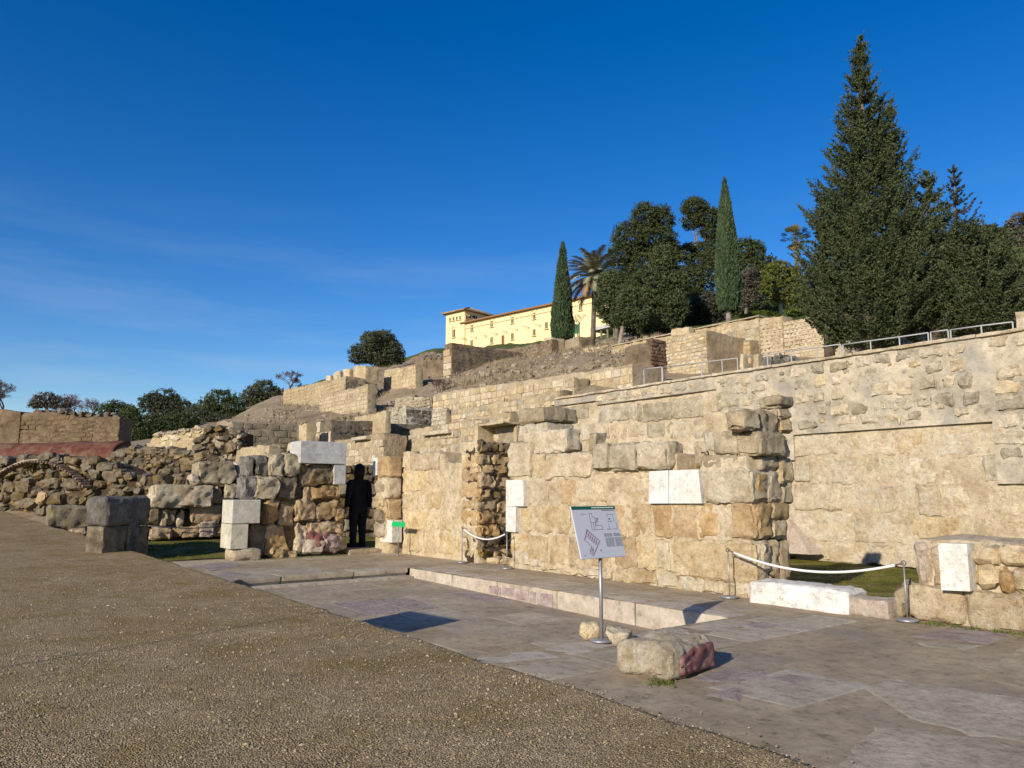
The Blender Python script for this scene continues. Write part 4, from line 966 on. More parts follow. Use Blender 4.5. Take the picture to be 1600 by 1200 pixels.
# ------------------------------------------------------------------ terrace walls up the hill
def side_thick(f, a, z, u_side):
    lo, hi = 0.05, 40
    for _ in range(50):
        m_ = (lo + hi) / 2
        if PIX(f.pt(a, z, -m_))[0] < u_side: lo = m_
        else: hi = m_
    return lo
def clad(f, a0, a1, zt0, zt1, zb, sh, sw, parent, mats, proud=.015, joined=None, keep=1.0, depth=.12, gap=.012, off=0.0, name='stone'):
    """coursed stones over a wall face; joined = a material makes them one piece"""
    acc = Acc() if joined else None; z = zb; row = 0
    Lx = a1 - a0
    while z < max(zt0, zt1) - sh * .4:
        h_ = sh * R.uniform(.85, 1.15); a = a0 - R.uniform(0, sw * .6)
        while a < a1:
            w_ = sw * R.uniform(.7, 1.4); l, r = max(a, a0), min(a + w_, a1); a += w_
            if r - l < sw * .3: continue
            zt = zt0 + (zt1 - zt0) * ((l + r) / 2 - a0) / Lx
            if z + h_ > zt - .02 or R.random() > keep: continue
            c = f.pt((l + r) / 2, z + h_ / 2, proud * R.uniform(.6, 1.5) - depth / 2 + off)
            if joined:
                V, Fc = rock(r - l - gap, depth, h_ - gap, cell=max(r - l, h_) / 3.2, rough=.022, rnd=.008, maxn=4)
                acc.add(V, Fc, Matrix.Translation(c - parent.location) @ Matrix.Rotation(f.rot, 4, 'Z'))
            else:
                rock_ob(name, r - l - gap, depth, h_ - gap, M[R.choice(mats)], parent, c, f.rot, cell=sh / 2.5, rough=.02, rnd=.008, maxn=7)
        z += h_; row += 1
    if joined and acc.n:
        V, Fc = acc.get(); mk(name + '_courses', V, Fc, M[joined], parent, kind='stuff').data.set_sharp_from_angle(angle=math.radians(30))
def bgwall(label, f, u0, vt0, u1, vt1, vb, mat, side=None, thick=.5, ragged=0.07, clads=None, name='terrace_wall', group='terrace walls on the hillside', cat='wall', cell=.13, rough=.045, cap=None, sideclad=None):
    a0, z0 = f.px(u0, vt0); a1, z1 = f.px(u1, vt1); zb = min(f.px(u0, vb)[1], f.px(u1, vb)[1]) - .35
    if side: thick = side_thick(f, a1, z1, side)
    t = thing(name, label, cat, f.pt((a0 + a1) / 2, zb), group)
    H = max(z0, z1) - zb; W_ = a1 - a0
    V, Fc = rock(W_, thick, H, cell=max(cell, W_ / 60), rough=rough, rnd=.02, maxn=60, warp=.4)
    fr = np.clip(V[:, 2] / H + .5, 0, 1.05); top = z0 + (z1 - z0) * np.clip(V[:, 0] / W_ + .5, 0, 1)
    nz_ = zb + fr * (top - zb)
    if ragged:
        rg = fbm(np.stack([V[:, 0] * 1.6 + a0, V[:, 1] * 1.6, V[:, 0] * 0], 1), 41, 3)
        nz_ -= np.where(fr > .8, np.clip(rg + .25, 0, 1) * ragged, 0)
    V = np.stack([V[:, 0], V[:, 1], nz_ - zb], 1)
    mk('wall_core', V, Fc, M[mat], t, rel(t, f.pt((a0 + a1) / 2, zb, -thick / 2)), f.rot).data.set_sharp_from_angle(angle=math.radians(35))
    if clads: clad(f, a0 + .01, a1 - .01, z0, z1, zb + .3, parent=t, **clads)
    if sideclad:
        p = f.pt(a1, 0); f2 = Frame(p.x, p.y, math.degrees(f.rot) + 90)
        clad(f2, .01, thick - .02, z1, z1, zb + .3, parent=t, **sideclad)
    if cap:
        n = max(1, int(W_ / 1.0)); 
        for k in range(n):
            rock_ob('coping', W_ / n - .006, thick + .03, .06, M[cap], t, rel(t, f.pt(a0 + W_ * (k + .5) / n, z0 + (z1 - z0) * (k + .5) / n + .02, -thick / 2)) + t.location, f.rot, cell=.2, rough=.01, rnd=.01)
    return t, f, a0, a1, z0, z1, zb, thick
C_pale = dict(sh=.17, sw=.26, mats=['pale', 'pale', 'cream'], proud=.010, depth=.10)
t1 = bgwall('pale block wall with stone bracket and grey plastered right side behind the white lintel', FX(8.5), 450, 697.5, 600, 675, 730, 'palewall', side=637, clads=C_pale)
f = FX(8.5); stone_px(f, (556, 682.5, 580, 688), t1[0], M['cream'], depth=.3, proud=.14, name='bracket', rough=.01, rnd=.01)
t2 = bgwall('pale block wall with long stone lintel behind the small green arrow', FX(9.3), 638, 672, 797, 640, 725, 'palewall', clads=dict(sh=.18, sw=.2, mats=['pale', 'pale', 'cream', 'pitted'], proud=.010, depth=.10), thick=.6)
f = FX(9.3); stone_px(f, (665, 673, 707, 679.5), t2[0], M['cream'], depth=.3, proud=.12, name='bracket', rough=.01, rnd=.01)
fn = FX(8.95)
nic = thing('stone_niche', 'small open stone box with dark recess on the pale wall above the narrow passage', 'niche', fn.pt(fn.px(766, 690)[0], fn.px(766, 692)[1] - .1))
for rect, pr in [((744, 661, 750.5, 694), .06), ((783, 664, 788, 694), -.3), ((744, 661, 788, 664.5), .03)]:
    stone_px(fn, rect, nic, M['pale'], depth=.45, proud=pr, rough=.01, rnd=.012)
stone_px(fn, (758, 664, 788, 692), nic, M['greytop'], depth=.12, proud=-.33, rough=.012, rnd=.012)
bgwall('long dark stone wall with pale squared end behind the pale block wall', FX(8.4), 494, 657, 518, 654.5, 705, 'darkwall', side=690, clads=dict(sh=.3, sw=.5, mats=['cream', 'pale'], proud=.012, depth=.12), sideclad=dict(sh=.13, sw=.2, mats=None, joined='darkwall', proud=.016, depth=.12))  # side in darker rubble, the shade of that face put into the colour
bgwall('brown terrace wall with pale squared end above the grey rubble heap', FX(6.2), 338, 659, 362, 656, 725, 'plaster', side=466, clads=dict(sh=.28, sw=.5, mats=['cream', 'pale'], proud=.012, depth=.12), sideclad=dict(sh=.16, sw=.3, mats=None, joined='plaster', proud=.02, depth=.12))
bgwall('slim pale stone post left of the long dark wall', FX(7.7), 466, 660.5, 478, 659.5, 705, 'pale', side=495, thick=.3, group=None)
bgwall('low smooth pale wall left of the pier top', FX(5.75), 368, 699, 420, 691.5, 735, 'pale', side=440, thick=.5)
bgwall('short pale wall stub touching the left end of the white lintel', FX(6.3), 448, 690.5, 468, 688, 730, 'pale', thick=.6)
bgwall('low pale wall top showing over the long dark wall', FX(9.6), 553, 649, 602, 640, 690, 'pale', side=612, thick=.5)
bgwall('square pale pitted wall end with dark recess beside it', FX(11.0), 608, 635.5, 634, 633, 680, 'pitted', side=676, clads=dict(sh=.13, sw=.16, mats=None, joined='pitted', proud=.02, depth=.1), sideclad=dict(sh=.14, sw=.2, mats=None, joined='darkwall', proud=.016, depth=.1))  # recess side clad darker, its shade put into the stone colour
bgwall('second square pitted wall end right of the dark recess', FX(13.4), 673, 639, 698, 636.5, 685, 'pitted', side=706, clads=dict(sh=.14, sw=.16, mats=None, joined='pitted', proud=.02, depth=.1))
bgwall('coursed low wall of small stones under the red brown bank', FX(14.2), 617, 620.5, 673, 618, 655, 'palewall', side=677, clads=dict(sh=.11, sw=.16, mats=None, joined='pitted', proud=.025, depth=.1))
bgwall('pale wall with pitted band below the long yellowish terrace wall', FX(13.6), 700, 641, 875, 607, 675, 'palewall', clads=dict(sh=.19, sw=.28, mats=['pale', 'cream', 'pitted'], proud=.012, depth=.1), thick=.5)
t3 = bgwall('long yellowish terrace wall with dark squared right end', FX(18.4), 677, 615, 988, 567.5, 660, 'palewall', side=1042, clads=dict(sh=.26, sw=.34, mats=['pale', 'warm', 'cream', 'pale'], proud=.02, depth=.14), ragged=.05)
bgwall('square stone stub projecting from the long yellowish terrace wall', FX(17.6), 881, 590, 897, 587.5, 612, 'greytop', side=922, clads=dict(sh=.22, sw=.5, mats=['cream', 'pale'], proud=.012, depth=.1), group=None)
C_j = dict(sh=.22, sw=.36, mats=None, joined='pale', proud=.016, depth=.14)
bgwall('long pale retaining wall stepping down the far left hillside', FX(18.3), 443, 608.5, 540, 587.5, 648, 'palewall', side=572, clads=C_j, sideclad=dict(sh=.22, sw=.36, mats=None, joined='darkwall', proud=.016, depth=.14), ragged=.08)  # side stones darker than the front: shade put into the colour
bgwall('lower pale wall foot on the hillside below the round oak', FX(17.0), 500, 616, 575, 600, 650, 'palewall', side=590, clads=C_j, ragged=.1)
for k, (u0, u1, vt, vb) in enumerate([(509, 516, 585.5, 594), (521, 531, 580, 592), (536, 546, 576.5, 589), (552, 571, 571.5, 590)]):
    bgwall(['smallest stone block of the four on the far retaining wall', 'second stone block of the four on the far retaining wall', 'third stone block of the four on the far retaining wall', 'broad stone block below the round oak tree'][k], FX(19.6), u0, vt, u1, vt - .8, vb, 'pale', side=u1 + (5, 5, 6, 22)[k], name='stone_block', cat='stone block', group='blocks on the far retaining wall')
bgwall('pale wall between the round oak and the arched ruin', FX(21.5), 600, 577, 650, 569, 600, 'palewall', thick=.5, clads=C_j, ragged=.15)
t4 = bgwall('ragged ruin wall with two small arches left of the tall stone corner', FX(24.2), 648, 550, 698, 548.5, 585, 'brownwall', thick=.6, ragged=.35, group=None)
f = FX(24.2)
for (u0, u1) in ((664, 674), (682, 690)):
    pts = [f.pt(f.px(u0, 560)[0], f.px(u0, 561)[1], .02)] + [f.pt(f.px(u0 + (u1 - u0) * k / 6, 556)[0], f.px((u0 + u1) / 2, 557)[1] + math.sin(math.pi * k / 6) * .12, .02) for k in range(7)] + [f.pt(f.px(u1, 560)[0], f.px(u1, 561)[1], .02)]
    tube_ob('arch', pts, .09, M['dark'], t4[0], 6)
t5 = bgwall('tall retaining wall corner with pale quoins and side darkened for shade', FX(24.1), 694, 537, 706, 535, 606, 'brownwall', side=850, clads=dict(sh=.42, sw=.9, mats=['cream', 'pale', 'warm'], proud=.05, depth=.3), sideclad=dict(sh=.2, sw=.34, mats=None, joined='darkwall', proud=.02, depth=.14), ragged=.07)  # shaded side painted in: its stones are darker than the quoins
bgwall('rubble wall below the yellow house door', FX(29.5), 772, 549, 862, 529, 562, 'brownwall', thick=.6, ragged=.25, clads=dict(sh=.2, sw=.34, mats=None, joined='rubblegrey', proud=.02, depth=.14, keep=.8))
bgwall('grey wall pier with dark side left of the small cypress foot', FX(32), 848, 528, 863, 526, 562, 'pale', side=882, ragged=.05)
bgwall('grey plastered wall right of the small cypress foot', FX(33), 882, 531.5, 904, 525, 560, 'plaster', side=926, ragged=.04, thick=.6)
bgwall('low parapet under the date palm', FX(29), 905, 545, 950, 538, 560, 'pale', thick=.5, clads=C_j)
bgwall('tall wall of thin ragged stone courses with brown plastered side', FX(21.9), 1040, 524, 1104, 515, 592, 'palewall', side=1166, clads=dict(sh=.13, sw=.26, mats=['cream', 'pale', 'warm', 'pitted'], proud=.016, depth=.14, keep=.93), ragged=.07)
bgwall('dark red brown rubble wall end left of the tall coursed wall', FX(21.6), 975, 541, 1016, 526, 592, 'brownwall', side=1041, ragged=.2, sideclad=dict(sh=.15, sw=.25, mats=None, joined='redbrown', proud=.05, depth=.14))
bgwall('narrow coursed wall stub below the long upper wall', FX(24), 1160, 530, 1172, 529, 570, 'palewall', side=1186, clads=dict(sh=.16, sw=.26, mats=None, joined='pale', proud=.016, depth=.12))
bgwall('long grey brown upper wall under the cypress trunks', FX(26.5), 955, 541, 1186, 494, 575, 'palewall', thick=.7, clads=dict(sh=.34, sw=.6, mats=['pale', 'greytop', 'pale', 'pitted'], proud=.02, depth=.14), cap='greytop')
bgwall('square pier block standing against the long upper wall', FX(26.0), 1048, 514, 1076, 509, 530, 'pale', side=1086, group=None)
t6 = bgwall('bright yellowish upper wall with rows of dark holes left of the great conifer', FX(25.6), 1186, 499, 1222, 491.5, 565, 'pale', thick=.7, clads=dict(sh=.155, sw=.32, mats=None, joined='pale', proud=.018, depth=.1))
t7 = bgwall('bright yellowish wall running behind the great conifer', FX(25.6), 1223, 501, 1480, 462, 565, 'pale', thick=.7, clads=dict(sh=.155, sw=.32, mats=None, joined='pale', proud=.018, depth=.1))
bgwall('pale squared wall end at the right edge above the railing', FX(13.2), 1584, 484, 1690, 470, 540, 'pale', thick=.6, clads=dict(sh=.3, sw=.45, mats=['pale', 'cream'], proud=.012, depth=.1), group=None)
# putlog holes in the two bright walls
for tt, (u0, u1, v0) in ((t6, (1190, 1220, 508)), (t7, (1228, 1345, 508))):
    f = tt[1]; acc = Acc(); uu = u0
    for row in range(8):
        uu = u0 + (row % 2) * 3
        while uu < u1:
            a, z = f.px(uu, v0 - (uu - 1190) * .12 + row * 6.5 + R.uniform(-.8, .8))
            V, Fc = box(R.uniform(.03, .075), .03, .028); acc.add(V, Fc, Matrix.Translation(rel(tt[0], f.pt(a, z, .022)))); uu += R.uniform(5, 9)
    V, Fc = acc.get(); mk('putlog_holes', V, Fc, M['plaster'], tt[0], kind='stuff', smooth=False)
# far left brown wall with vertical joint and stones on its top
fl_ = F2(P(-60, 680, 27), P(188, 680, 26))
t8 = bgwall('long brown earth wall with ragged stones on top at the far left', fl_, 34, 641.5, 188, 650, 694, 'brownwall', thick=.7, ragged=.12, group=None, clads=dict(sh=.15, sw=.32, mats=None, joined='brownwall', proud=.016, depth=.12, keep=.85))
for k in range(10):
    u = 45 + k * 13.5 + R.uniform(-4, 4); s_ = 10 if k != 3 else 16
    stone_px(fl_, (u, 644 + k * .6 - s_ * .5, u + s_ * R.uniform(.9, 1.5), 647 + k * .6), t8[0], M[R.choice(['rubblegrey', 'rubble'])], depth=.5, proud=-.1, rough=.07, rnd=.08, cell=.09, facets=6)
bgwall('brown earth wall left of the vertical joint at the photo edge', F2(P(-90, 680, 27.6), P(33, 680, 26.9)), -90, 636, 33, 640, 694, 'brownwall', thick=.7, ragged=.1, group=None)
# fallen stones scattered over the slopes
def scree():
    acc = Acc(); n = 0
    zones = [(385, 700, 600, 690, 28, 52), (700, 1030, 548, 625, 27, 44), (220, 330, 690, 700, 24, 30), (860, 980, 535, 550, 45, 56)]
    prot = [rock(.3, .25, .2, cell=.1, rough=.05, rnd=.05, facets=6, maxn=3) for _ in range(12)]
    for _ in range(760):
        z_ = zones[R.choices(range(4), (5, 6, 1, 1))[0]]
        u = R.uniform(z_[0], z_[1]); d = R.uniform(z_[4], z_[5]); p = P(u, 600, d); z = ter_z(p.x, p.y)
        V, Fc = prot[R.randrange(12)]; s_ = R.choice((.4, .6, .8, 1.2)) * R.uniform(.6, 1.2)
        acc.add(V, Fc, Matrix.Translation((p.x, p.y, z + .02)) @ Matrix.Rotation(R.uniform(0, 6), 4, 'Z') @ Matrix.Scale(s_, 4))
    V, Fc = acc.get(); mk('slope_rubble', V, Fc, M['screestone'], kind='stuff', smooth=False)
scree()
def tufts():
    rs = np.random.RandomState(3); C = []
    for _ in range(2600):
        u = rs.uniform(430, 1040); d = rs.uniform(27, 56); p = P(u, 600, d)
        C.append((p.x, p.y, ter_z(p.x, p.y)))
    C = np.array(C); keep = fbm(C * .35, 2, 2) > -.1; C = C[keep]; n = len(C); k = 9
    base = np.repeat(C, k, 0) + rs.normal(0, .07, (n * k, 3)) * np.array([1, 1, .1])
    tip = base + rs.normal(0, .10, (n * k, 3)) * np.array([1, 1, .2]) + np.array([0, 0, 1]) * rs.uniform(.08, .30, (n * k, 1))
    sd = rs.normal(0, .015, (n * k, 3))
    V = np.stack([base - sd, base + sd, tip], 1).reshape(-1, 3); Fc = np.arange(len(V)).reshape(-1, 3)
    mk('dry_grass', V, Fc, M['dry'], kind='stuff', smooth=False)
tufts()

# ------------------------------------------------------------------ railings on the terrace above the restored wall
def railing(label, pts, zdrop=.95, mid=None, posts=None):
    """pts: top-rail points"""
    t = thing('railing', label, 'railing', pts[0] - Vector((0, 0, zdrop)), 'railings above the restored wall')
    tube_ob('top_rail', pts, .014, M['rail'], t, 6)
    if mid: tube_ob('lower_rail', [p - Vector((0, 0, mid)) for p in pts], .016, M['rail'], t, 6)
    for p in (posts or pts): tube_ob('post', [p + Vector((0, 0, .0)), p - Vector((0, 0, zdrop))], .014, M['rail'], t, 6)
fr = FX(15.0)
def rp_(u, v): a, z = fr.px(u, v); return fr.pt(a, z)
railing('grey railing section at the far left end of the terrace', [rp_(1006, 577), rp_(1034, 573.5)])
railing('thin grey railing run in front of the brown plastered wall', [rp_(1035, 574), rp_(1096, 566), rp_(1128, 562.5), rp_(1152, 559.5)])
railing('grey railing run ending in front of the bright holed wall', [rp_(1160, 558), rp_(1199, 554), rp_(1236, 548), rp_(1275, 543), rp_(1313, 538)])
railing('grey railing run with two posts under the great conifer', [rp_(1317, 538.5), rp_(1360, 532.5), rp_(1405, 526.5), rp_(1450, 520)])
railing('short single grey railing panel under the conifer', [rp_(1454, 519), rp_(1481, 515.5)])
railing('last grey railing run ending at the pale squared wall end', [rp_(1485, 515.5), rp_(1533, 509), rp_(1582, 503)])
Q, Fc = sheet('', -14, 6, YU + .3, 17.0, lambda X, Y: 3.05 + np.clip((Y - 12) / 5, 0, 1) * .15, None, (60, 24), .06, 1.5)
mk('upper_terrace', Q, Fc, M['soil'], kind='structure')
# broken column stumps and stones on that terrace
fq2 = FX(14.6)
for k, (u0, v0, u1, v1, lb) in enumerate([(1155, 551, 1162, 568, 'pale upright stone stump beside the railing'), (1176, 552, 1186, 566, 'short pale stone stump right of the upright one')]):
    tag(stone_px(fq2, (u0, v0, u1, v1 + 30), None, M['pale'], depth=.2, proud=0, name='stone_stump', rough=.02, rnd=.03, cell=.08), lb, 'stone stump')
for k, (u0, v0, u1, v1) in enumerate([(1184, 556, 1206, 575), (1204, 552, 1222, 575), (1219, 554, 1236, 575)]):
    tag(stone_px(FX(16.2), (u0, v0, u1, v1), None, M['dark'], depth=.6, proud=0, name='boulder', rough=.08, rnd=.12, cell=.08, facets=6), ['dark boulder nearest the pale stumps behind the railing', 'taller dark boulder in the middle of three behind the railing', 'dark boulder against the bright holed wall behind the railing'][k], 'boulder', 'boulders behind the railing')

# ------------------------------------------------------------------ yellow house on the hilltop
def house():
    d0 = 118.0
    tanL = math.radians(47.3)
    p0 = P(697, 545, d0)
    # facade direction seen from the camera: (-sin, cos) in view space
    ex = (sY * -math.sin(tanL) - cY * math.cos(tanL), cY * -math.sin(tanL) + sY * math.cos(tanL))
    ang = math.degrees(math.atan2(-ex[1], -ex[0]))
    fT = Frame(p0.x, p0.y, ang)                      # tower front
    t = thing('yellow_house', 'long yellow house with small square tower and brown eaves on the hilltop', 'house', (p0.x, p0.y, p0.z - 3))
    zb = p0.z - 3
    aT0, zT = fT.px(697, 490.5); aT1 = fT.px(726, 489)[0]
    wT = aT1 - aT0; dT = 6.0
    box_ob('tower', wT, dT, zT - zb, M['yellow'], t, fT.pt((aT0 + aT1) / 2, (zT + zb) / 2, -dT / 2), fT.rot, 0)
    # tower roof: pyramid with eaves
    e = .55; h_ = fT.px(728, 478)[1] - zT + .6
    V = [(-wT / 2 - e, -dT / 2 - e, 0), (wT / 2 + e, -dT / 2 - e, 0), (wT / 2 + e, dT / 2 + e, 0), (-wT / 2 - e, dT / 2 + e, 0), (0, 0, h_)]
    V += [(x, y, z - .12) for x, y, z in V[:4]]
    Fc = [(0, 1, 4), (1, 2, 4), (2, 3, 4), (3, 0, 4), (8, 7, 6, 5), (0, 5, 6, 1), (1, 6, 7, 2), (2, 7, 8, 3), (3, 8, 5, 0)]
    rf = mk('roof', V, Fc, M['roof'], t, rel(t, fT.pt((aT0 + aT1) / 2, zT + .02, -dT / 2)), fT.rot, smooth=False)
    for c in V[:4]:
        rv, rf_ = tube([Vector(c) + Vector((0, 0, .03)), Vector((0, 0, h_ + .03))], .10, 5); mk('ridge', rv, rf_, M['roof'], rf)
    # main wing
    fM = Frame(*fT.pt(0, 0, -.25).xy, ang)
    a0, zE = fM.px(723, 506); a1, zE2 = fM.px(1010, 443)
    zE = (zE + fM.px(925, 462)[1]) / 2
    dM = 8.0
    box_ob('wing', a1 - a0, dM, zE - zb, M['yellow'], t, fM.pt((a0 + a1) / 2, (zE + zb) / 2, -dM / 2), fM.rot, 0)
    rh = 1.3
    V = [(a0, .5, zE), (a1, .5, zE), (a1, -dM - .5, zE), (a0, -dM - .5, zE), (a0 + 3, -dM / 2, zE + rh), (a1 - 3, -dM / 2, zE + rh)]
    V = [fM.pt(a, z, o) - t.location for a, o, z in V]
    mk('wing_roof', V, [(0, 1, 5, 4), (1, 2, 5), (2, 3, 4, 5), (3, 0, 4)], M['roof'], t, smooth=False)
    box_ob('eave', a1 - a0 + .4, .55, .22, M['eave'], t, fM.pt((a0 + a1) / 2, zE + .01, .22), fM.rot, 0)
    box_ob('cornice', a1 - a0, .12, .10, M['trim'], t, fM.pt((a0 + a1) / 2, zE - .9 , .06), fM.rot, 0)
    box_ob('tower_eave', wT + 1.0, dT + 1.0, .10, M['eave'], t, fT.pt((aT0 + aT1) / 2, zT - .07, -dT / 2), fT.rot, 0)
    def window(f, u, v, w_, h_, arch=False, mat='shutter', nm='window'):
        a, z = f.px(u, v); fz_ = 118 / 1200
        W_, H_ = w_ * fz_, h_ * fz_
        fr_ = box_ob(nm, W_ + .14, .10, H_ + .14, M['trim'], t, f.pt(a, z, .03), f.rot, 0)
        o = box_ob('pane' if nm == 'window' else 'leaf', W_, .06, H_, M[mat], fr_, (0, 0, 0), 0, 0); o.location = (0, -.045, 0)
        o = box_ob('sill', W_ + .35, .18, .09, M['trim'], fr_, (0, 0, 0), 0, 0); o.location = (0, -.10, -H_ / 2 - .10)
        if nm == 'window' and w_ > 3.5:
            o = box_ob('mullion', .07, .03, H_, M['trim'], fr_, (0, 0, 0), 0, 0); o.location = (0, -.085, 0)
        if arch:
            pts = [f.pt(a + math.cos(q) * (W_ / 2 + .18), z + H_ / 2 + .18 + math.sin(q) * .32, .08) - t.location for q in np.linspace(0, math.pi, 9)]
            V, Fc = tube(pts, .07, 5); mk('hood', V, Fc, M['trim'], t)
    for u, v in ((703.8, 499), (709, 498.2), (714.2, 497.2), (719.4, 496.2)): window(fT, u, v, 2.6, 5)
    window(fT, 709.5, 521, 5.6, 12, True)
    p = fT.pt(aT1, 0); fS_ = Frame(p.x, p.y, ang + 90)
    for u, v in ((730.5, 496.5), (736.5, 496), (742, 496)): window(fS_, u, v, 8, 5)
    for u, v in ((737.7, 512.3), (768.7, 506), (801, 500.2), (835, 493.5), (907.5, 479.5)): window(fM, u, v, 4.6, 8.6, True)
    for u, v in ((737.4, 536), (768.6, 531.5), (801, 525.5), (835, 519.5), (854.2, 508.5)): window(fM, u, v, 4.6, 8.6)
    window(fM, 786.3, 531.5, 4.8, 14, False, 'door', 'door')
    for u, v in ((727, 530), (743, 528), (758, 525), (775, 522), (790.5, 519), (807, 515.5), (824, 512), (842, 508.5)):
        a, z = fM.px(u, v)
        tube_ob('wall_bracket', [fM.pt(a - .35, z + .12, .75), fM.pt(a + .3, z, .05), fM.pt(a + .3, z - .35, .05)], .035, M['iron'], t, 5)
    return fM
fM = house()
# green cloth hung at the foot of the house
fg = Frame(*fM.pt(0, 0, 22).xy, math.degrees(fM.rot))
a, z = fg.px(902, 514)
tg = thing('hanging_cloth', 'green cloth hung on a frame between the small cypress and the date palm', 'cloth', fg.pt(a, z - 2))
V = []; n = 8
q = [fg.px(897, 522), fg.px(905, 521), fg.px(906, 505.5), fg.px(898.5, 507)]
for i in range(n + 1):
    for j in range(n + 1):
        s_, r_ = i / n, j / n
        aa = (q[0][0] * (1 - s_) + q[1][0] * s_) * (1 - r_) + (q[3][0] * (1 - s_) + q[2][0] * s_) * r_
        zz = (q[0][1] * (1 - s_) + q[1][1] * s_) * (1 - r_) + (q[3][1] * (1 - s_) + q[2][1] * s_) * r_
        V.append(rel(tg, fg.pt(aa, zz, math.sin(s_ * 9) * .08)))
A_ = np.arange((n + 1) ** 2).reshape(n + 1, n + 1)
mk('cloth', np.array([tuple(v_) for v_ in V]), np.stack([A_[:-1, :-1].ravel(), A_[1:, :-1].ravel(), A_[1:, 1:].ravel(), A_[:-1, 1:].ravel()], 1), M['tarp'], tg)
for (aa, zz) in (q[2], q[3]): tube_ob('post', [fg.pt(aa, zz + .1, .1), fg.pt(aa, zz - 4, .1)], .05, M['iron'], tg, 5)
# pale hut with blue-white roof seen under the pines
fh = Frame(*P(960, 515, 75).xy, 0)
hut = thing('open_shed', 'low open shed with white roof glimpsed under the pines behind the date palm', 'shed', tuple(P(955, 530, 75)))
a0, z0 = fh.px(928, 515); a1, z1 = fh.px(968, 508)
box_ob('roof', a1 - a0, 3, .35, M['concrete'], hut, fh.pt((a0 + a1) / 2, (z0 + z1) / 2, -1), fh.rot, 0)
box_ob('back_wall', a1 - a0, .2, 1.6, M['trim'], hut, fh.pt((a0 + a1) / 2, (z0 + z1) / 2 - .9, -2.3), fh.rot, 0)
for k in range(4): box_ob('post', .15, .15, 2.2, M['dark'], hut, fh.pt(a0 + (a1 - a0) * (k + .4) / 4, (z0 + z1) / 2 - 1.1, .2), fh.rot, 0)

# ------------------------------------------------------------------ vegetation
def leaf_mesh(C, ln, wd, axis=None, spread=1.0, seed=0):
    """diamond leaves at centres C, long axis near 'axis'"""
    rs = np.random.RandomState(seed); n = len(C)
    t1 = rs.normal(size=(n, 3))
    if axis is not None: t1 = t1 * spread + axis
    t1 /= np.linalg.norm(t1, axis=1, keepdims=True)
    t2 = np.cross(t1, rs.normal(size=(n, 3))); t2 /= np.linalg.norm(t2, axis=1, keepdims=True)
    l_ = ln * rs.uniform(.6, 1.3, (n, 1)); w_ = wd * rs.uniform(.6, 1.3, (n, 1))
    V = np.stack([C - t1 * l_ * .5, C + t2 * w_ * .5 - t1 * l_ * .05, C + t1 * l_ * .5, C - t2 * w_ * .5 - t1 * l_ * .05], 1).reshape(-1, 3)
    return V, np.arange(4 * n).reshape(-1, 4)
def view_vec(d, du, dv): return Vector((sY * du * d / FPX, cY * du * d / FPX, -dv * d / FPX))
def sprayset(n, rs, C, D, per, ln):
    """clusters: each centre C gets 'per' leaves strewn along direction D"""
    k = rs.uniform(-.5, .5, (len(C), per, 1)) * ln
    return (C[:, None] + D[:, None] * k + rs.normal(0, ln * .16, (len(C), per, 3))).reshape(-1, 3), np.repeat(D, per, 0)
def base_at(u, d, v=None):
    p = P(u, 600 if v is None else v, d)
    return Vector((p.x, p.y, p.z if v is not None else ter_z(p.x, p.y)))
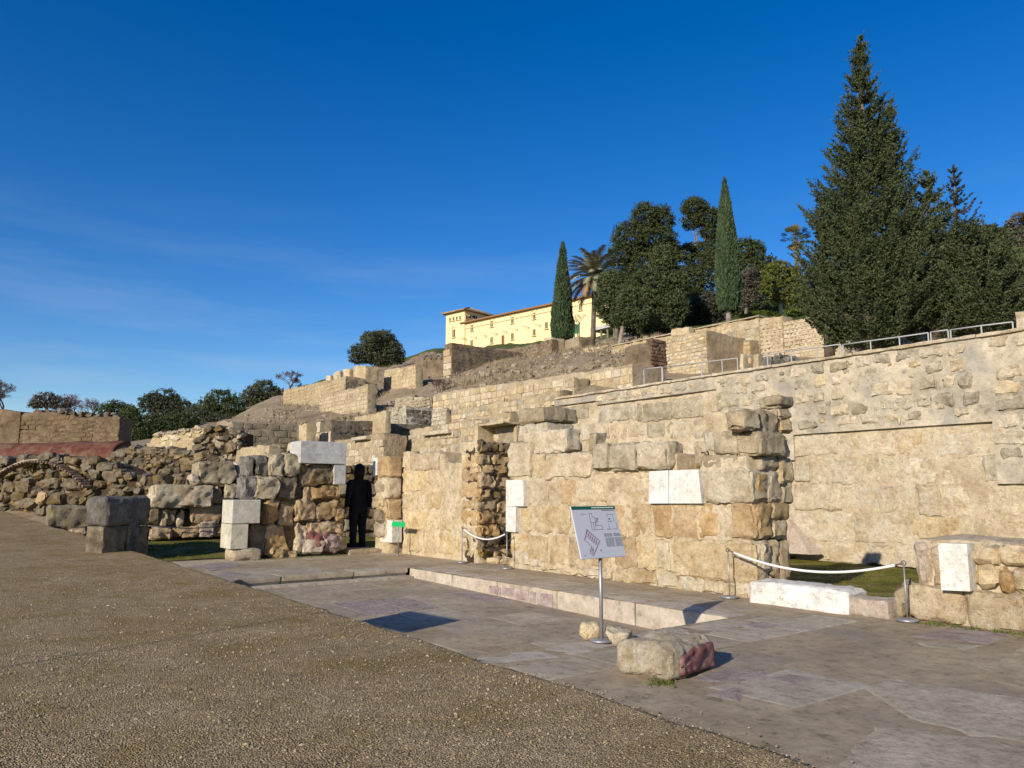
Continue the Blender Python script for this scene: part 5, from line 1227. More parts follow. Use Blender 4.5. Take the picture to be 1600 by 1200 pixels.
def conifer(label, name, u, d, vtop, vbase, prof, mat, nb=420, seed=1, leaf=(.084, .031), up=.45, lean=0.0, group=None, trunk_r=.16, dens=1.0, clump=26, vtrunk=None, lop=1.0):
    """prof: (fraction of height from the top, radius px)"""
    rs = np.random.RandomState(seed); b = P(u, vbase, d); top = P(u + lean, vtop, d); px = d / FPX
    H = top.z - b.z; t = thing(name, label, 'tree', b, group)
    fr = np.array([p[0] for p in prof]); rr = np.array([p[1] for p in prof]) * px
    # taper-weighted branch heights
    f = rs.uniform(0.012, 1.0, nb * 4); keep = rs.uniform(0, 1, nb * 4) < np.interp(f, fr, rr) / rr.max() * .65 + .35; f = f[keep][:nb]; n = len(f)
    wh = .40 / H; f = np.clip((np.round(f / wh) + rs.normal(0, .13, n)) * wh, .008, 1.0)
    az = rs.uniform(0, 2 * math.pi, n); Ln = np.interp(f, fr, rr) * rs.uniform(.66, 1.02, n) * np.where(rs.uniform(0, 1, n) < .10, 1.12, 1.0)
    side = sY * np.cos(az) + cY * np.sin(az)
    Ln *= np.where(side > 0, lop, 1.0)
    hz = np.stack([np.cos(az), np.sin(az), np.zeros(n)], 1)
    root = np.stack([lean * px * sY * (1 - f), lean * px * cY * (1 - f), H * (1 - f)], 1)
    C = []; D = []
    tb = Acc()
    rise = up * rs.uniform(.5, 1.5, n)
    T0 = []; TA = []; TL = []
    for i in range(n):
        m_ = max(4, int(Ln[i] / .10 * dens) + 2)
        s_ = np.linspace(.22, 1.0, m_) ** .85 + rs.uniform(-.02, .02, m_)
        droop = -0.20 * np.sin(np.clip(s_, 0, 1) * math.pi * .9) * Ln[i] * .7
        pts = root[i] + hz[i] * (s_ * Ln[i])[:, None]; pts[:, 2] += rise[i] * (s_ ** 2.4) * Ln[i] + droop
        tang = np.tile(hz[i], (m_, 1)); tang[:, 2] += rise[i] * 2.2 * s_ ** 1.4 - .25
        lat = np.cross(hz[i], [0, 0, 1.0])
        for sd in (-1, 1):
            ax = tang * .75 + lat * sd * rs.uniform(.45, 1.0, (m_, 1)) + np.array([0, 0, .15]) + rs.normal(0, .18, (m_, 3))
            T0.append(pts); TA.append(ax); TL.append((.10 + .13 * (1 - s_)) * min(1.3, .5 + Ln[i] * .5) * rs.uniform(.8, 1.3, m_))
        T0.append(pts[-1:]); TA.append(tang[-1:]); TL.append(np.array([.20]))
        if i % 3 == 0:
            V, Fc = tube([Vector(pts[0]), Vector(pts[m_ // 2]), Vector(pts[-1])], [.03, .02, .006], 4, False); tb.add(V, np.array(Fc))
    T0 = np.concatenate(T0); TA = np.concatenate(TA); TL = np.concatenate(TL); TA /= np.linalg.norm(TA, axis=1, keepdims=True)
    kk = clump; q = rs.uniform(0, 1, (len(T0), kk, 1))
    wid = .030 * (1.15 - q) * np.clip(TL[:, None, None] / .15, .7, 1.4)
    off = rs.normal(0, 1, (len(T0), kk, 3)) * wid
    LC = (T0[:, None] + TA[:, None] * q * TL[:, None, None] + off).reshape(-1, 3)
    LD = (np.repeat(TA[:, None], kk, 1) + off * 9).reshape(-1, 3); LD /= np.linalg.norm(LD, axis=1, keepdims=True)
    # the leading shoot
    k = 260; q = rs.uniform(0, .10, k); LC = np.concatenate([LC, np.stack([lean * px * sY * (1 - q) + rs.normal(0, .03, k), lean * px * cY * (1 - q) + rs.normal(0, .03, k), H * (1 - q) + .02], 1)]); LD = np.concatenate([LD, np.tile([0, 0, 1.0], (k, 1))])
    V, Fc = leaf_mesh(LC, leaf[0], leaf[1], LD, .55, seed)
    mk('crown', V, Fc, M[mat], t, smooth=False)
    zb = -.4 if vtrunk is None else P(u, vtrunk, d).z - b.z
    V, Fc = tube([(0, 0, zb), (0, 0, H * .3), (lean * px * sY, lean * px * cY, H * .97)], [trunk_r, trunk_r * .7, .015], 8); mk('trunk', V, Fc, M['bark'], t)
    V, Fc = tb.get(); mk('branches', V, Fc, M['bark'], t, kind='stuff')
    return t
conifer('giant dark conifer with ragged pointed top towering over the railing', 'conifer_tree', 1362, 21.0, 57, 536,
        [(0, 3), (.06, 9), (.15, 17), (.25, 32), (.33, 44), (.42, 57), (.51, 68), (.6, 86), (.73, 106), (.85, 116), (.94, 110), (1, 84)], 'fir', nb=900, seed=4, lean=14, clump=9, up=.5, trunk_r=.3)
conifer('second leading spire growing on the right shoulder of the giant conifer', 'conifer_tree', 1404, 20.7, 158, 420, [(0, 3), (.2, 9), (.5, 22), (.8, 34), (1, 26)], 'fir', nb=100, seed=9, up=.9, clump=8, lean=6)
conifer('pointed conifer shoulder filling the right flank of the giant conifer', 'conifer_tree', 1462, 20.6, 268, 535, [(0, 3), (.12, 14), (.3, 34), (.5, 52), (.75, 70), (1, 66)], 'fir', nb=260, seed=10, up=.5, clump=8, lean=8)
conifer('slim conifer pressed against the left side of the giant conifer', 'conifer_tree', 1296, 21.4, 312, 548, [(0, 3), (.12, 9), (.3, 15), (.6, 21), (.85, 24), (1, 18)], 'fir', nb=190, seed=5, up=.9, clump=8, lean=2)
conifer('sparse dark conifer peak rising behind the right shoulder of the giant conifer', 'conifer_tree', 1500, 44, 258, 470, [(0, 3), (.15, 12), (.3, 24), (.5, 40), (.75, 52), (1, 60)], 'fir2', nb=130, seed=6, up=.5, dens=.5, clump=10, lean=8, leaf=(.14, .05))
conifer('broad low conifer spreading to the right edge above the railing', 'conifer_tree', 1535, 20.0, 352, 526, [(0, 14), (.15, 40), (.35, 64), (.6, 84), (.85, 88), (1, 60)], 'fir', nb=330, seed=7, up=.4, clump=8, lean=-8)
conifer('low conifer skirt filling the corner behind the pale squared wall end', 'conifer_tree', 1632, 20.6, 392, 520, [(0, 10), (.3, 60), (.7, 80), (1, 70)], 'fir', nb=170, seed=8, up=.35, clump=8)

def blob_tree(label, name, d, blobs, mat, trunk=None, leaf=6.0, dens=1.6, seed=1, group=None, gap=.0, cat='tree', flat=.8, bark='bark', ground=None, asp=.45, sub=True):
    """crown from overlapping leafy masses; blobs: (u, v, ru, rv) in photo pixels at distance d"""
    rs = np.random.RandomState(seed); px = d / FPX
    u0 = trunk[0] if trunk else blobs[0][0]; vb = ground if ground else (trunk[1] if trunk else max(b[1] + b[3] for b in blobs))
    b = P(u0, vb, d); t = thing(name, label, cat, b, group)
    C = []; Nn = []; tips = []
    for (u, v, ru, rv) in blobs:
        c = np.array(P(u, v, d) - b); r = np.array([ru, (ru + rv) * .5, rv]) * px
        tips.append(c)
        n = int(ru * rv * math.pi * dens)
        # lumpy shell of smaller tufts
        k = max(5, int((ru * rv) ** .5 * .9)) if sub else 0
        dirs = rs.normal(size=(n, 3)); dirs /= np.linalg.norm(dirs, axis=1, keepdims=True)
        rad = rs.uniform(.45, 1.0, (n, 1)) ** .55
        lump = fbm(dirs * 2.6 + seed * 3.1 + u, seed, 3)[:, None]
        p = dirs * rad * (1 + .34 * lump)
        world = np.stack([p[:, 0] * r[0] * sY - p[:, 1] * r[1] * cY, p[:, 0] * r[0] * cY + p[:, 1] * r[1] * sY, p[:, 2] * r[2]], 1) + c
        if gap: 
            keep = fbm(world / (px * 16) + seed, 77, 2) > gap; world = world[keep]
        # gather leaves into tufts
        g_ = px * max(leaf, 3.6) * 2.6; wp = np.stack([fbm(world / (g_ * 2.1) + 9 * k, 90 + k, 2) for k in range(3)], 1) * g_ * 1.5
        q = np.round((world + wp) / g_) * g_ - wp
        world = world * .55 + q * .45 + rs.normal(0, px * leaf * .35, world.shape)
        C.append(world)
    C = np.concatenate(C)
    V, Fc = leaf_mesh(C, leaf * px, leaf * px * asp, None, 1, seed); mk('crown', V, Fc, M[mat], t, smooth=False)
    if trunk:
        tu, tv, tr = trunk[:3]; acc = Acc()
        mid = sum(tips) / len(tips)
        fork = np.array([mid[0] * .35, mid[1] * .35, max(.2, mid[2] * .55)])
        V, Fc = tube([(0, 0, -.4), tuple(fork * .5 + np.array([.03, 0, 0])), tuple(fork)], [tr * px, tr * px * .8, tr * px * .65], 8, False); acc.add(V, np.array(Fc))
        mk('trunk', *acc.get(), M[bark], t)
        acc = Acc()
        for c in tips:
            V, Fc = tube([tuple(fork * .92), tuple(fork * .4 + c * .6 + rs.normal(0, .1, 3) * px * 8), tuple(c)], [tr * px * .45, tr * px * .28, tr * px * .1], 6, False); acc.add(V, np.array(Fc))
        mk('branches', *acc.get(), M[bark], t, kind='stuff')
    return t
def cypress(label, u, d, vtop, vbase, prof, seed, lean=0, trunk_v=None, lop=1):
    rs = np.random.RandomState(seed); px = d / FPX; vb = trunk_v or vbase; b = P(u, vb, d)
    H = P(u, vtop, d).z - b.z; t = thing('cypress_tree', label, 'tree', b, 'columnar cypresses on the hilltop')
    z0 = P(u, vbase, d).z - b.z
    n = 30000; f = rs.uniform(0, 1, n) ** .85; r = np.interp(f, [p[0] for p in prof], [p[1] for p in prof]) * px
    keep = rs.uniform(0, 1, n) < r / r.max() + .1; f, r = f[keep], r[keep]; n = len(f)
    az = rs.uniform(0, 2 * math.pi, n); rad = rs.uniform(.55, 1, n) ** .5
    z = z0 + (H - z0) * (1 - f)
    ridg = fbm(np.stack([np.cos(az) * 2.4, np.sin(az) * 2.4, z * .55], 1) + seed, seed, 3) * .24 + fbm(np.stack([np.cos(az) * 6, np.sin(az) * 6, z * 1.3], 1) + seed, seed + 4, 2) * .13
    rr = r * rad * (1 + ridg)
    lx = lean * px * (1 - f)
    C = np.stack([np.cos(az) * rr + lx * sY, np.sin(az) * rr + lx * cY, z], 1)
    ax = np.stack([np.cos(az) * .35, np.sin(az) * .35, np.ones(n)], 1)
    V, Fc = leaf_mesh(C, 7.5 * px, 2.6 * px, ax, .35, seed); mk('crown', V, Fc, M['cypress'], t, smooth=False)
    V, Fc = tube([(0, 0, -.5), (0, 0, z0), (0, 0, H * .8)], [5.0 * px, 4.5 * px, 1 * px], 8); mk('trunk', V, Fc, M['palebark'], t)
    return t
cypress('tall columnar cypress with pale trunk rising above the long upper wall', 1139, 36.5, 278, 484, [(0, .6), (.08, 4), (.2, 8.5), (.35, 12.5), (.55, 17), (.75, 19.5), (.92, 19), (1, 14)], 3, 2, trunk_v=503)
V, Fc = tube([P(1132, 503, 36.4), P(1131, 480, 36.4)], .07, 6)
cypress('smaller columnar cypress in front of the yellow house', 879, 56, 379, 528, [(0, .6), (.1, 4.5), (.3, 8.5), (.5, 12), (.75, 16), (.9, 17.5), (1, 15)], 4, 2, trunk_v=531)
# date palm and fan palm
def date_palm():
    d = 50.0; px = d / FPX; b = P(925, 546, d); top = P(929, 432, d); t = thing('date_palm', 'tall date palm with drooping grey green fronds before the yellow house', 'palm', b)
    H = top - b
    pts = [Vector((0, 0, -.6)), H * .3 + Vector((.05, 0, 0)), H * .7 + Vector((.03, 0, 0)), H]
    V, Fc = tube(pts, [4.6 * px, 3.8 * px, 3.7 * px, 5.0 * px], 10); mk('trunk', V, Fc, M['bark'], t)
    rs = np.random.RandomState(2)
    V, Fc = rock(11 * px, 11 * px, 16 * px, cell=.15, rough=.08, rnd=.3); mk('trunk_boss', V, Fc, M['bark'], t, H + Vector((0, 0, -3 * px)))
    nf = 62
    for i in range(nf):
        k = i / nf; el = math.radians(82 - 118 * k ** .85 + rs.uniform(-8, 8)); az = i * 2.39996 + rs.uniform(-.2, .2)
        Lf = (52 + rs.uniform(-5, 6)) * px * (1 - .10 * k)
        m_ = 15; s_ = np.linspace(0, 1, m_)
        ang = el - s_ ** 1.5 * math.radians(62 - 20 * k)
        step = Lf / (m_ - 1); rz = np.cumsum(np.sin(ang) * step); rh = np.cumsum(np.cos(ang) * step)
        sp = np.stack([np.cos(az) * rh, np.sin(az) * rh, rz], 1)
        V = []; Fc = []
        tv = np.array([-math.sin(az), math.cos(az), 0])
        for j in range(m_ - 1):                         # rachis
            w_ = .55 * px * (1 - j / m_); a = len(V)
            V += [sp[j] - tv * w_, sp[j] + tv * w_, sp[j + 1] + tv * w_ * .8, sp[j + 1] - tv * w_ * .8]; Fc.append((a, a + 1, a + 2, a + 3))
        for j in range(2, m_ * 3):
            f = j / (m_ * 3.0); p = np.array([np.interp(f, s_, sp[:, c]) for c in range(3)]); p2 = np.array([np.interp(min(1, f + .05), s_, sp[:, c]) for c in range(3)])
            tg_ = p2 - p; tg_ /= np.linalg.norm(tg_) + 1e-9; ll = 13.5 * px * math.sin(math.pi * (.12 + .83 * f)) ** .6
            for sd in (-1, 1):
                dr = tv * sd * .75 + tg_ * .8 + np.array([0, 0, -.22]) + rs.normal(0, .08, 3); dr /= np.linalg.norm(dr)
                a = len(V); wv = tg_ * 1.0 * px
                V += [p - wv, p + wv, p + dr * ll]; Fc.append((a, a + 1, a + 2))
        mk('frond', np.array(V), Fc, M['palm'] if k < .86 else M['deadfrond'], t, H, smooth=False)
date_palm()
def fan_palm():
    d = 62.0; px = d / FPX; b = P(1247, 470, d); top = P(1243, 374, d); H = top - b
    t = thing('fan_palm', 'fan palm with a skirt of dead brown leaves left of the giant conifer', 'palm', b)
    V, Fc = tube([Vector((0, 0, -.6)), H * .6, H], [4 * px, 3.2 * px, 3 * px], 8); mk('trunk', V, Fc, M['bark'], t)
    rs = np.random.RandomState(5)
    for i in range(44):
        dead = i >= 30; el = math.radians(rs.uniform(-20, 85)) if not dead else math.radians(rs.uniform(-85, -40)); az = i * 2.4
        dr = np.array([math.cos(el) * math.cos(az), math.cos(el) * math.sin(az), math.sin(el)])
        st = dr * (15 if not dead else 8) * px; V = []; Fc = []
        sidev = np.cross(dr, [0, 0, 1.0]); sidev /= np.linalg.norm(sidev) + 1e-9; nn = np.cross(sidev, dr)
        V += [np.zeros(3) - sidev * .4 * px, np.zeros(3) + sidev * .4 * px, st + sidev * .4 * px, st - sidev * .4 * px]; Fc.append((0, 1, 2, 3))
        for j in range(13):
            q = (j / 12 - .5) * 2.5; v_ = dr * math.cos(q) + sidev * math.sin(q) + nn * rs.uniform(-.12, .12) + np.array([0, 0, -.15 * abs(q)])
            a = len(V); V += [st, st + v_ * 7 * px + sidev * 1.0 * px, st + v_ * (11.5 + rs.uniform(-1, 1)) * px, st + v_ * 7 * px - sidev * 1.0 * px]; Fc.append((a, a + 1, a + 2, a + 3))
        mk('dead_frond' if dead else 'frond', np.array(V), Fc, M['deadfrond' if dead else 'fanpalm'], t, H, smooth=False)
fan_palm()
# pines and other trees of the hilltop wood
G1 = 'trees of the hilltop wood'
blob_tree('tall dark pine with rounded double top behind the date palm', 'pine_tree', 52, [(1008, 340, 24, 24), (1034, 345, 20, 24), (985, 372, 30, 26), (1025, 378, 36, 26), (970, 400, 24, 22), (1010, 415, 40, 26), (1040, 395, 24, 24), (985, 440, 30, 22)], 'pine', (1000, 520, 6), seed=11, leaf=4.2, gap=-.40, group=G1, dens=2.4)
blob_tree('airy open crowned pine with sky showing through left of the tall cypress', 'pine_tree', 55, [(1085, 325, 22, 17), (1105, 340, 20, 18), (1080, 345, 18, 14), (1108, 362, 16, 12), (1075, 395, 16, 16), (1100, 390, 20, 12), (1118, 375, 12, 8), (1120, 402, 16, 12)], 'pine', (1092, 505, 4.5), seed=12, leaf=3.8, gap=-.28, group=G1, dens=3.4)
blob_tree('loose dark tree between the two pines with grey trunk showing', 'pine_tree', 50, [(1075, 440, 30, 28), (1102, 432, 24, 26), (1088, 468, 32, 24), (1065, 415, 22, 22), (1110, 405, 20, 16)], 'pine', (1085, 510, 4), seed=13, leaf=4.0, gap=-.22, group=G1, dens=2.2)
blob_tree('dense dark tree with coarse clumps in the middle of the wood', 'cedar_tree', 45, [(1035, 410, 22, 30), (1020, 440, 30, 28), (1050, 445, 28, 28), (1010, 470, 30, 24), (1045, 480, 34, 26), (1030, 505, 36, 18)], 'fir', (1046, 525, 5), seed=14, leaf=4.2, group=G1, dens=3.0, gap=-.35)
blob_tree('dark bushy tree right behind the date palm trunk', 'cedar_tree', 47, [(955, 445, 22, 24), (948, 475, 22, 24), (975, 460, 24, 30), (965, 495, 24, 18)], 'fir', (964, 535, 4), seed=15, leaf=4.2, group=G1, dens=3.0, gap=-.4)
blob_tree('dark tree with pale trunk in front of the open shed', 'cedar_tree', 42, [(985, 470, 22, 24), (975, 495, 20, 14), (995, 495, 22, 16)], 'fir', (968, 528, 4), seed=16, leaf=4.2, group=G1, dens=3.0, bark='palebark', gap=-.4)
blob_tree('shaded undergrowth tree behind the tall coursed wall', 'cedar_tree', 48, [(1075, 490, 30, 18), (1105, 480, 26, 24), (1010, 515, 34, 12), (1060, 508, 36, 12), (1110, 500, 24, 10)], 'fir2', (1088, 512, 4), seed=17, leaf=4.5, group=G1, dens=2.4)
blob_tree('dark green tree right behind the tall cypress', 'pine_tree', 52, [(1165, 390, 16, 20), (1182, 395, 14, 20), (1172, 420, 22, 22), (1190, 430, 18, 24), (1165, 450, 20, 20)], 'bush', (1175, 490, 4), seed=18, leaf=4.0, group=G1, dens=2.8, gap=-.35)
blob_tree('dull brown leafless looking tree below the dark green tree', 'deciduous_tree', 46, [(1172, 435, 16, 18), (1178, 455, 18, 18), (1165, 470, 10, 10)], 'greybush', (1164, 500, 3.5), seed=19, leaf=4.0, group=G1, dens=2.2)
blob_tree('yellow green sunlit tree with forked pale trunk before the fan palm', 'deciduous_tree', 44, [(1215, 425, 22, 18), (1232, 440, 22, 22), (1208, 450, 20, 18), (1240, 460, 18, 14), (1222, 465, 14, 10)], 'lime', (1219, 495, 3.5), seed=20, leaf=5.0, group=G1, dens=1.7, gap=-.3, bark='palebark')
blob_tree('dark background tree between the tall cypress and the yellow green tree', 'deciduous_tree', 58, [(1195, 455, 24, 26), (1200, 415, 12, 14), (1245, 445, 18, 30), (1190, 480, 26, 12), (1240, 482, 30, 10)], 'bush', (1200, 495, 3.5), seed=21, leaf=5.5, group=G1, dens=1.8, gap=-.3)
blob_tree('low dark hedge trees behind the bright holed wall', 'hedge', 50, [(1160, 485, 26, 12), (1215, 482, 40, 12), (1255, 478, 26, 14)], 'bush', None, seed=22, leaf=5.5, dens=1.8, cat='hedge')
blob_tree('bright green grass bank behind the bright holed wall', 'grass_bank', 38, [(1190, 494, 34, 5), (1248, 487, 22, 7)], 'grass', None, seed=23, leaf=4, dens=2.5, cat='grass')
blob_tree('reddish bushes on the green hill at the right edge', 'shrub', 120, [(1590, 350, 16, 16), (1600, 385, 22, 26), (1565, 372, 16, 8), (1620, 350, 20, 20)], 'greybush', None, seed=24, leaf=4.5, dens=2.0, cat='shrub')
blob_tree('dark evergreen bush on the green hill behind the sparse conifer', 'shrub', 115, [(1540, 362, 24, 10), (1555, 385, 20, 18), (1545, 410, 30, 20)], 'bush', None, seed=25, leaf=4.5, dens=2.0, cat='shrub')
# round oak and the left tree line
blob_tree('round dense evergreen oak alone on the skyline', 'oak_tree', 62, [(588, 540, 26, 23), (566, 552, 20, 16), (612, 550, 20, 18), (600, 530, 18, 14), (578, 530, 14, 12), (590, 558, 34, 13), (556, 560, 10, 8), (624, 560, 8, 8)], 'oak', (588, 574, 5), seed=31, leaf=3.2, dens=4.0)
G2 = 'evergreen trees beyond the left ruins'
for k, (lb, d, bl, mt) in enumerate([
    ('rounded green tree nearest the far retaining wall', 62, [(412, 612, 24, 18), (395, 620, 20, 16), (430, 618, 14, 16), (405, 632, 30, 14)], 'oak'),
    ('dense green tree standing left of the rounded one', 56, [(345, 628, 26, 20), (328, 640, 22, 18), (362, 638, 20, 18), (345, 650, 34, 12)], 'bush'),
    ('dark green tree with a brown patch in its crown', 60, [(255, 625, 28, 18), (238, 632, 20, 18), (285, 640, 22, 16), (262, 640, 26, 20)], 'oak'),
    ('broad light green bush in front of the tree line', 48, [(230, 665, 30, 18), (255, 668, 34, 20), (215, 675, 18, 14), (280, 662, 26, 20)], 'bush'),
    ('dark bush wedged beside the end of the brown wall', 44, [(205, 655, 16, 20), (215, 680, 24, 20), (192, 665, 10, 24), (200, 690, 20, 12)], 'bush'),
    ('deep green tree filling the gap below the dense tree', 52, [(305, 655, 22, 20), (320, 662, 24, 16), (300, 672, 30, 14), (345, 660, 24, 12)], 'oak'),
    ('small green tree just above the brown wall end', 58, [(180, 636, 18, 9), (200, 645, 14, 14), (165, 640, 14, 8)], 'bush'),
    ('grey green shrub above the brown wall', 50, [(72, 626, 20, 12), (92, 630, 18, 10), (58, 632, 12, 8)], 'greybush')]):
    blob_tree(lb, 'evergreen_tree', d, bl, mt, (bl[0][0], max(b[1] + b[3] for b in bl) + 3, 3), seed=40 + k, leaf=3.2, dens=3.4, group=G2, gap=-.45)
def bare_tree(label, u, d, vbase, h_px, seed, mat='twig', width=1.0, depth=6, group='bare winter trees on the skyline', r0=3.0, nstem=1, thin=.12):
    rs = random.Random(seed); px = d / FPX; b = P(u, vbase, d); t = thing('bare_tree', label, 'tree', b, group); acc = Acc(); tr = Acc()
    def grow(p, dr, ln, r, lv):
        q = p + dr * ln; mid = p + dr * ln * .5 + Vector([rs.uniform(-1, 1) for _ in range(3)]) * ln * .06
        V, Fc = tube([p, mid, q], [r, r * .85, r * .68], 5 if lv > 3 else 3, False); (tr if lv >= depth - 1 else acc).add(V, np.array(Fc))
        if lv == 0: return
        for _ in range(3 if lv > 1 else 4):
            nd = (dr + Vector([rs.uniform(-1, 1) * width, rs.uniform(-1, 1) * width, rs.uniform(-.45, .65)]) * .72).normalized()
            grow(p + dr * ln * rs.uniform(.55, 1.0), nd, ln * rs.uniform(.62, .84), max(r * .60, thin * px), lv - 1)
    for s_ in range(nstem):
        grow(Vector((rs.uniform(-.2, .2) * (nstem > 1), rs.uniform(-.2, .2) * (nstem > 1), -.3)), Vector((rs.uniform(-.3, .3) * (nstem > 1), rs.uniform(-.3, .3) * (nstem > 1), 1)).normalized(), h_px * px * .36, r0 * px, depth)
    mk('trunk', *tr.get(), M[mat], t); mk('branches', *acc.get(), M[mat], t, kind='stuff')
bare_tree('large bare winter tree at the left photo edge', 4, 60, 652, 66, 3, width=1.25, r0=2.0, depth=7, thin=.17)
bare_tree('bare rounded winter tree left of the far retaining wall', 453, 68, 615, 46, 5, 'twig', width=1.2, r0=1.5, depth=6, thin=.2)
bare_tree('brownish bare thicket above the middle of the brown wall', 110, 58, 652, 46, 7, 'twigred', width=1.3, nstem=3, r0=1.3, depth=5)
bare_tree('second bare thicket right of the grey green shrub', 140, 60, 652, 38, 8, 'twigred', width=1.3, nstem=3, r0=1.2, depth=5)
bare_tree('slender bare sapling in front of the yellow house beside the date palm', 903, 60, 520, 36, 9, 'twig', width=.9, depth=5, r0=1.0)
bare_tree('bare reddish bush at the foot of the tall stone corner', 690, 40, 604, 24, 12, 'twigred', width=1.3, nstem=4, depth=5, r0=.8)

# ------------------------------------------------------------------ information board, stones at its foot, fallen block
b0 = G(940, 1002, .01)
board = thing('information_board', 'grey tilted information board with green header and site plans on a steel post', 'sign', b0)
fS2 = FY(b0.x)
V, Fc = tube([(0, 0, .0), (0, 0, .012), (0, 0, .016)], [.085, .083, .02], 28); mk('base_plate', V, Fc, M['steel'], board, (0, 0, .002))
z1 = fS2.px(938, 868)[1]
V, Fc = tube([(0, 0, 0), (0, 0, z1 + .03)], .013, 10); mk('post', V, Fc, M['steel'], board)
aL, zB = fS2.px(905, 870); aR = fS2.px(974, 864)[0]; zT_ = fS2.px(935, 789)[1]
Wd = aR - aL; tilt = math.radians(17); Ln = .362
pan = thing('panel', '', '', (0, 0, 0)); del pan['label']; del pan['category']
bpy.data.objects.remove(pan)
MP = Matrix.Translation(Vector((0.018, (aL + aR) / 2 - b0.y, zB - b0.z + Ln / 2 * math.cos(tilt)))) @ Matrix.Rotation(math.pi / 2, 4, 'Z') @ Matrix.Rotation(-tilt, 4, 'X')
MP = MP @ Matrix.Translation((0, tilt * Ln * .5, 0))
def panel_part(name, w_, d_, h_, x, z, y, mat, parent=board, kind=None):
    V, Fc = box(w_, d_, h_); V = V + np.array([x, y, z]); V = V @ np.array(MP.to_3x3()).T + np.array(MP.translation)
    return mk(name, V, Fc, mat, parent, smooth=False, kind=kind)
panel = panel_part('panel', Wd, .012, Ln, 0, 0, 0, M['signgrey'])
panel_part('header_band', Wd - .002, .002, .022, 0, Ln / 2 - .013, -.0075, M['signgreen'])
def print_marks(name, items, mat, y=-.0078):
    acc = Acc()
    for (x, z, w_, h_) in items:
        V, Fc = box(w_, .001, h_); acc.add(V + np.array([x, y, z]), Fc)
    V, Fc = acc.get(); V = V @ np.array(MP.to_3x3()).T + np.array(MP.translation)
    mk(name, V, Fc, mat, board, smooth=False)
def q(x, y): return (-Wd / 2 + x * Wd, Ln / 2 - y * Ln)     # fractions from the top left of the face
def words(x0, x1, y, h_, seed):
    r_ = random.Random(seed); it = []; x = x0
    while x < x1 - .01:
        w_ = min(r_.uniform(.025, .075), x1 - x); a, z = q(x + w_ / 2, y); it.append((a, z, w_ * Wd, h_)); x += w_ + .012
    return it
print_marks('header_lettering', words(.45, .97, .036, .007, 1), M['signwhite'], -.0092)
it = words(.66, .96, .088, .006, 2)
for k in range(3): it += words(.60, .78, .55 + k * .022, .0035, 10 + k) + words(.82, .98, .55 + k * .022, .0035, 20 + k)
for k in range(10): it += words(.61, .80, .63 + k * .018, .0022, 30 + k) + words(.83, 1.0 - .01, .63 + k * .018, .0022, 50 + k)
it += words(.18, .28, .155, .003, 71) + words(.07, .12, .94, .004, 72)
print_marks('panel_text', it, M['ink'])
def lines(pts, w_=.0016):
    o_ = []
    for (x0, y0), (x1, y1) in zip(pts[:-1], pts[1:]):
        a, z0_ = q(x0, y0); c, z1_ = q(x1, y1); o_.append(((a + c) / 2, (z0_ + z1_) / 2, abs(c - a) + w_, abs(z1_ - z0_) + w_))
    return o_
pl = lines([(.36, .14), (.36, .46), (.60, .46), (.60, .38), (.47, .38), (.47, .22), (.42, .22), (.42, .14), (.36, .14)]) + lines([(.36, .32), (.47, .32)]) + lines([(.41, .32), (.41, .46)]) + lines([(.45, .32), (.45, .42)])
pl += lines([(.76, .17), (.90, .17), (.90, .31)]) + lines([(.76, .17), (.76, .22)]) + lines([(.76, .36), (.76, .46)]) + lines([(.80, .46), (.94, .46), (.94, .33)]) + words(.75, .85, .315, .004, 80) + words(.70, .78, .46, .004, 81)
pl += [(*q(.52, .25), .02, .012), (*q(.50, .30), .012, .014), (*q(.80, .26), .014, .012)]
print_marks('plan_drawing', pl, M['ink'])
# axonometric plan in purple: slanted strokes
acc = Acc()
def stroke(x0, y0, x1, y1, w_=.0032):
    a, z0_ = q(x0, y0); c, z1_ = q(x1, y1); dx, dz = c - a, z1_ - z0_; l_ = math.hypot(dx, dz); V, Fc = box(l_, .001, w_)
    an = math.atan2(dz, dx); Rm = np.array([[math.cos(an), 0, -math.sin(an)], [0, 1, 0], [math.sin(an), 0, math.cos(an)]])
    acc.add(V @ Rm.T + np.array([(a + c) / 2, -.0078, (z0_ + z1_) / 2]), Fc)
A0, A1, A2, A3 = (.24, .45), (.47, .68), (.28, .93), (.15, .64)
for a, c in ((A0, A1), (A1, (.26, .95)), ((.26, .95), (.20, .88)), ((.20, .88), (.27, .78)), ((.27, .78), (.14, .65)), ((.14, .65), (.20, .54)), ((.20, .54), A0)): stroke(*a, *c)
for k in range(6):
    x, y = .25 + k * .035, .47 + k * .035; stroke(x, y, x - .06, y + .09, .0026); stroke(x - .03, y + .06, x + .0, y + .09, .0022)
stroke(.20, .58, .40, .77, .0026); stroke(.24, .87, .30, .80, .0022); stroke(.25, .91, .30, .83, .0022)
V, Fc = acc.get(); V = V @ np.array(MP.to_3x3()).T + np.array(MP.translation); mk('plan_axonometry', V, Fc, M['inkpurple'], board, smooth=False)

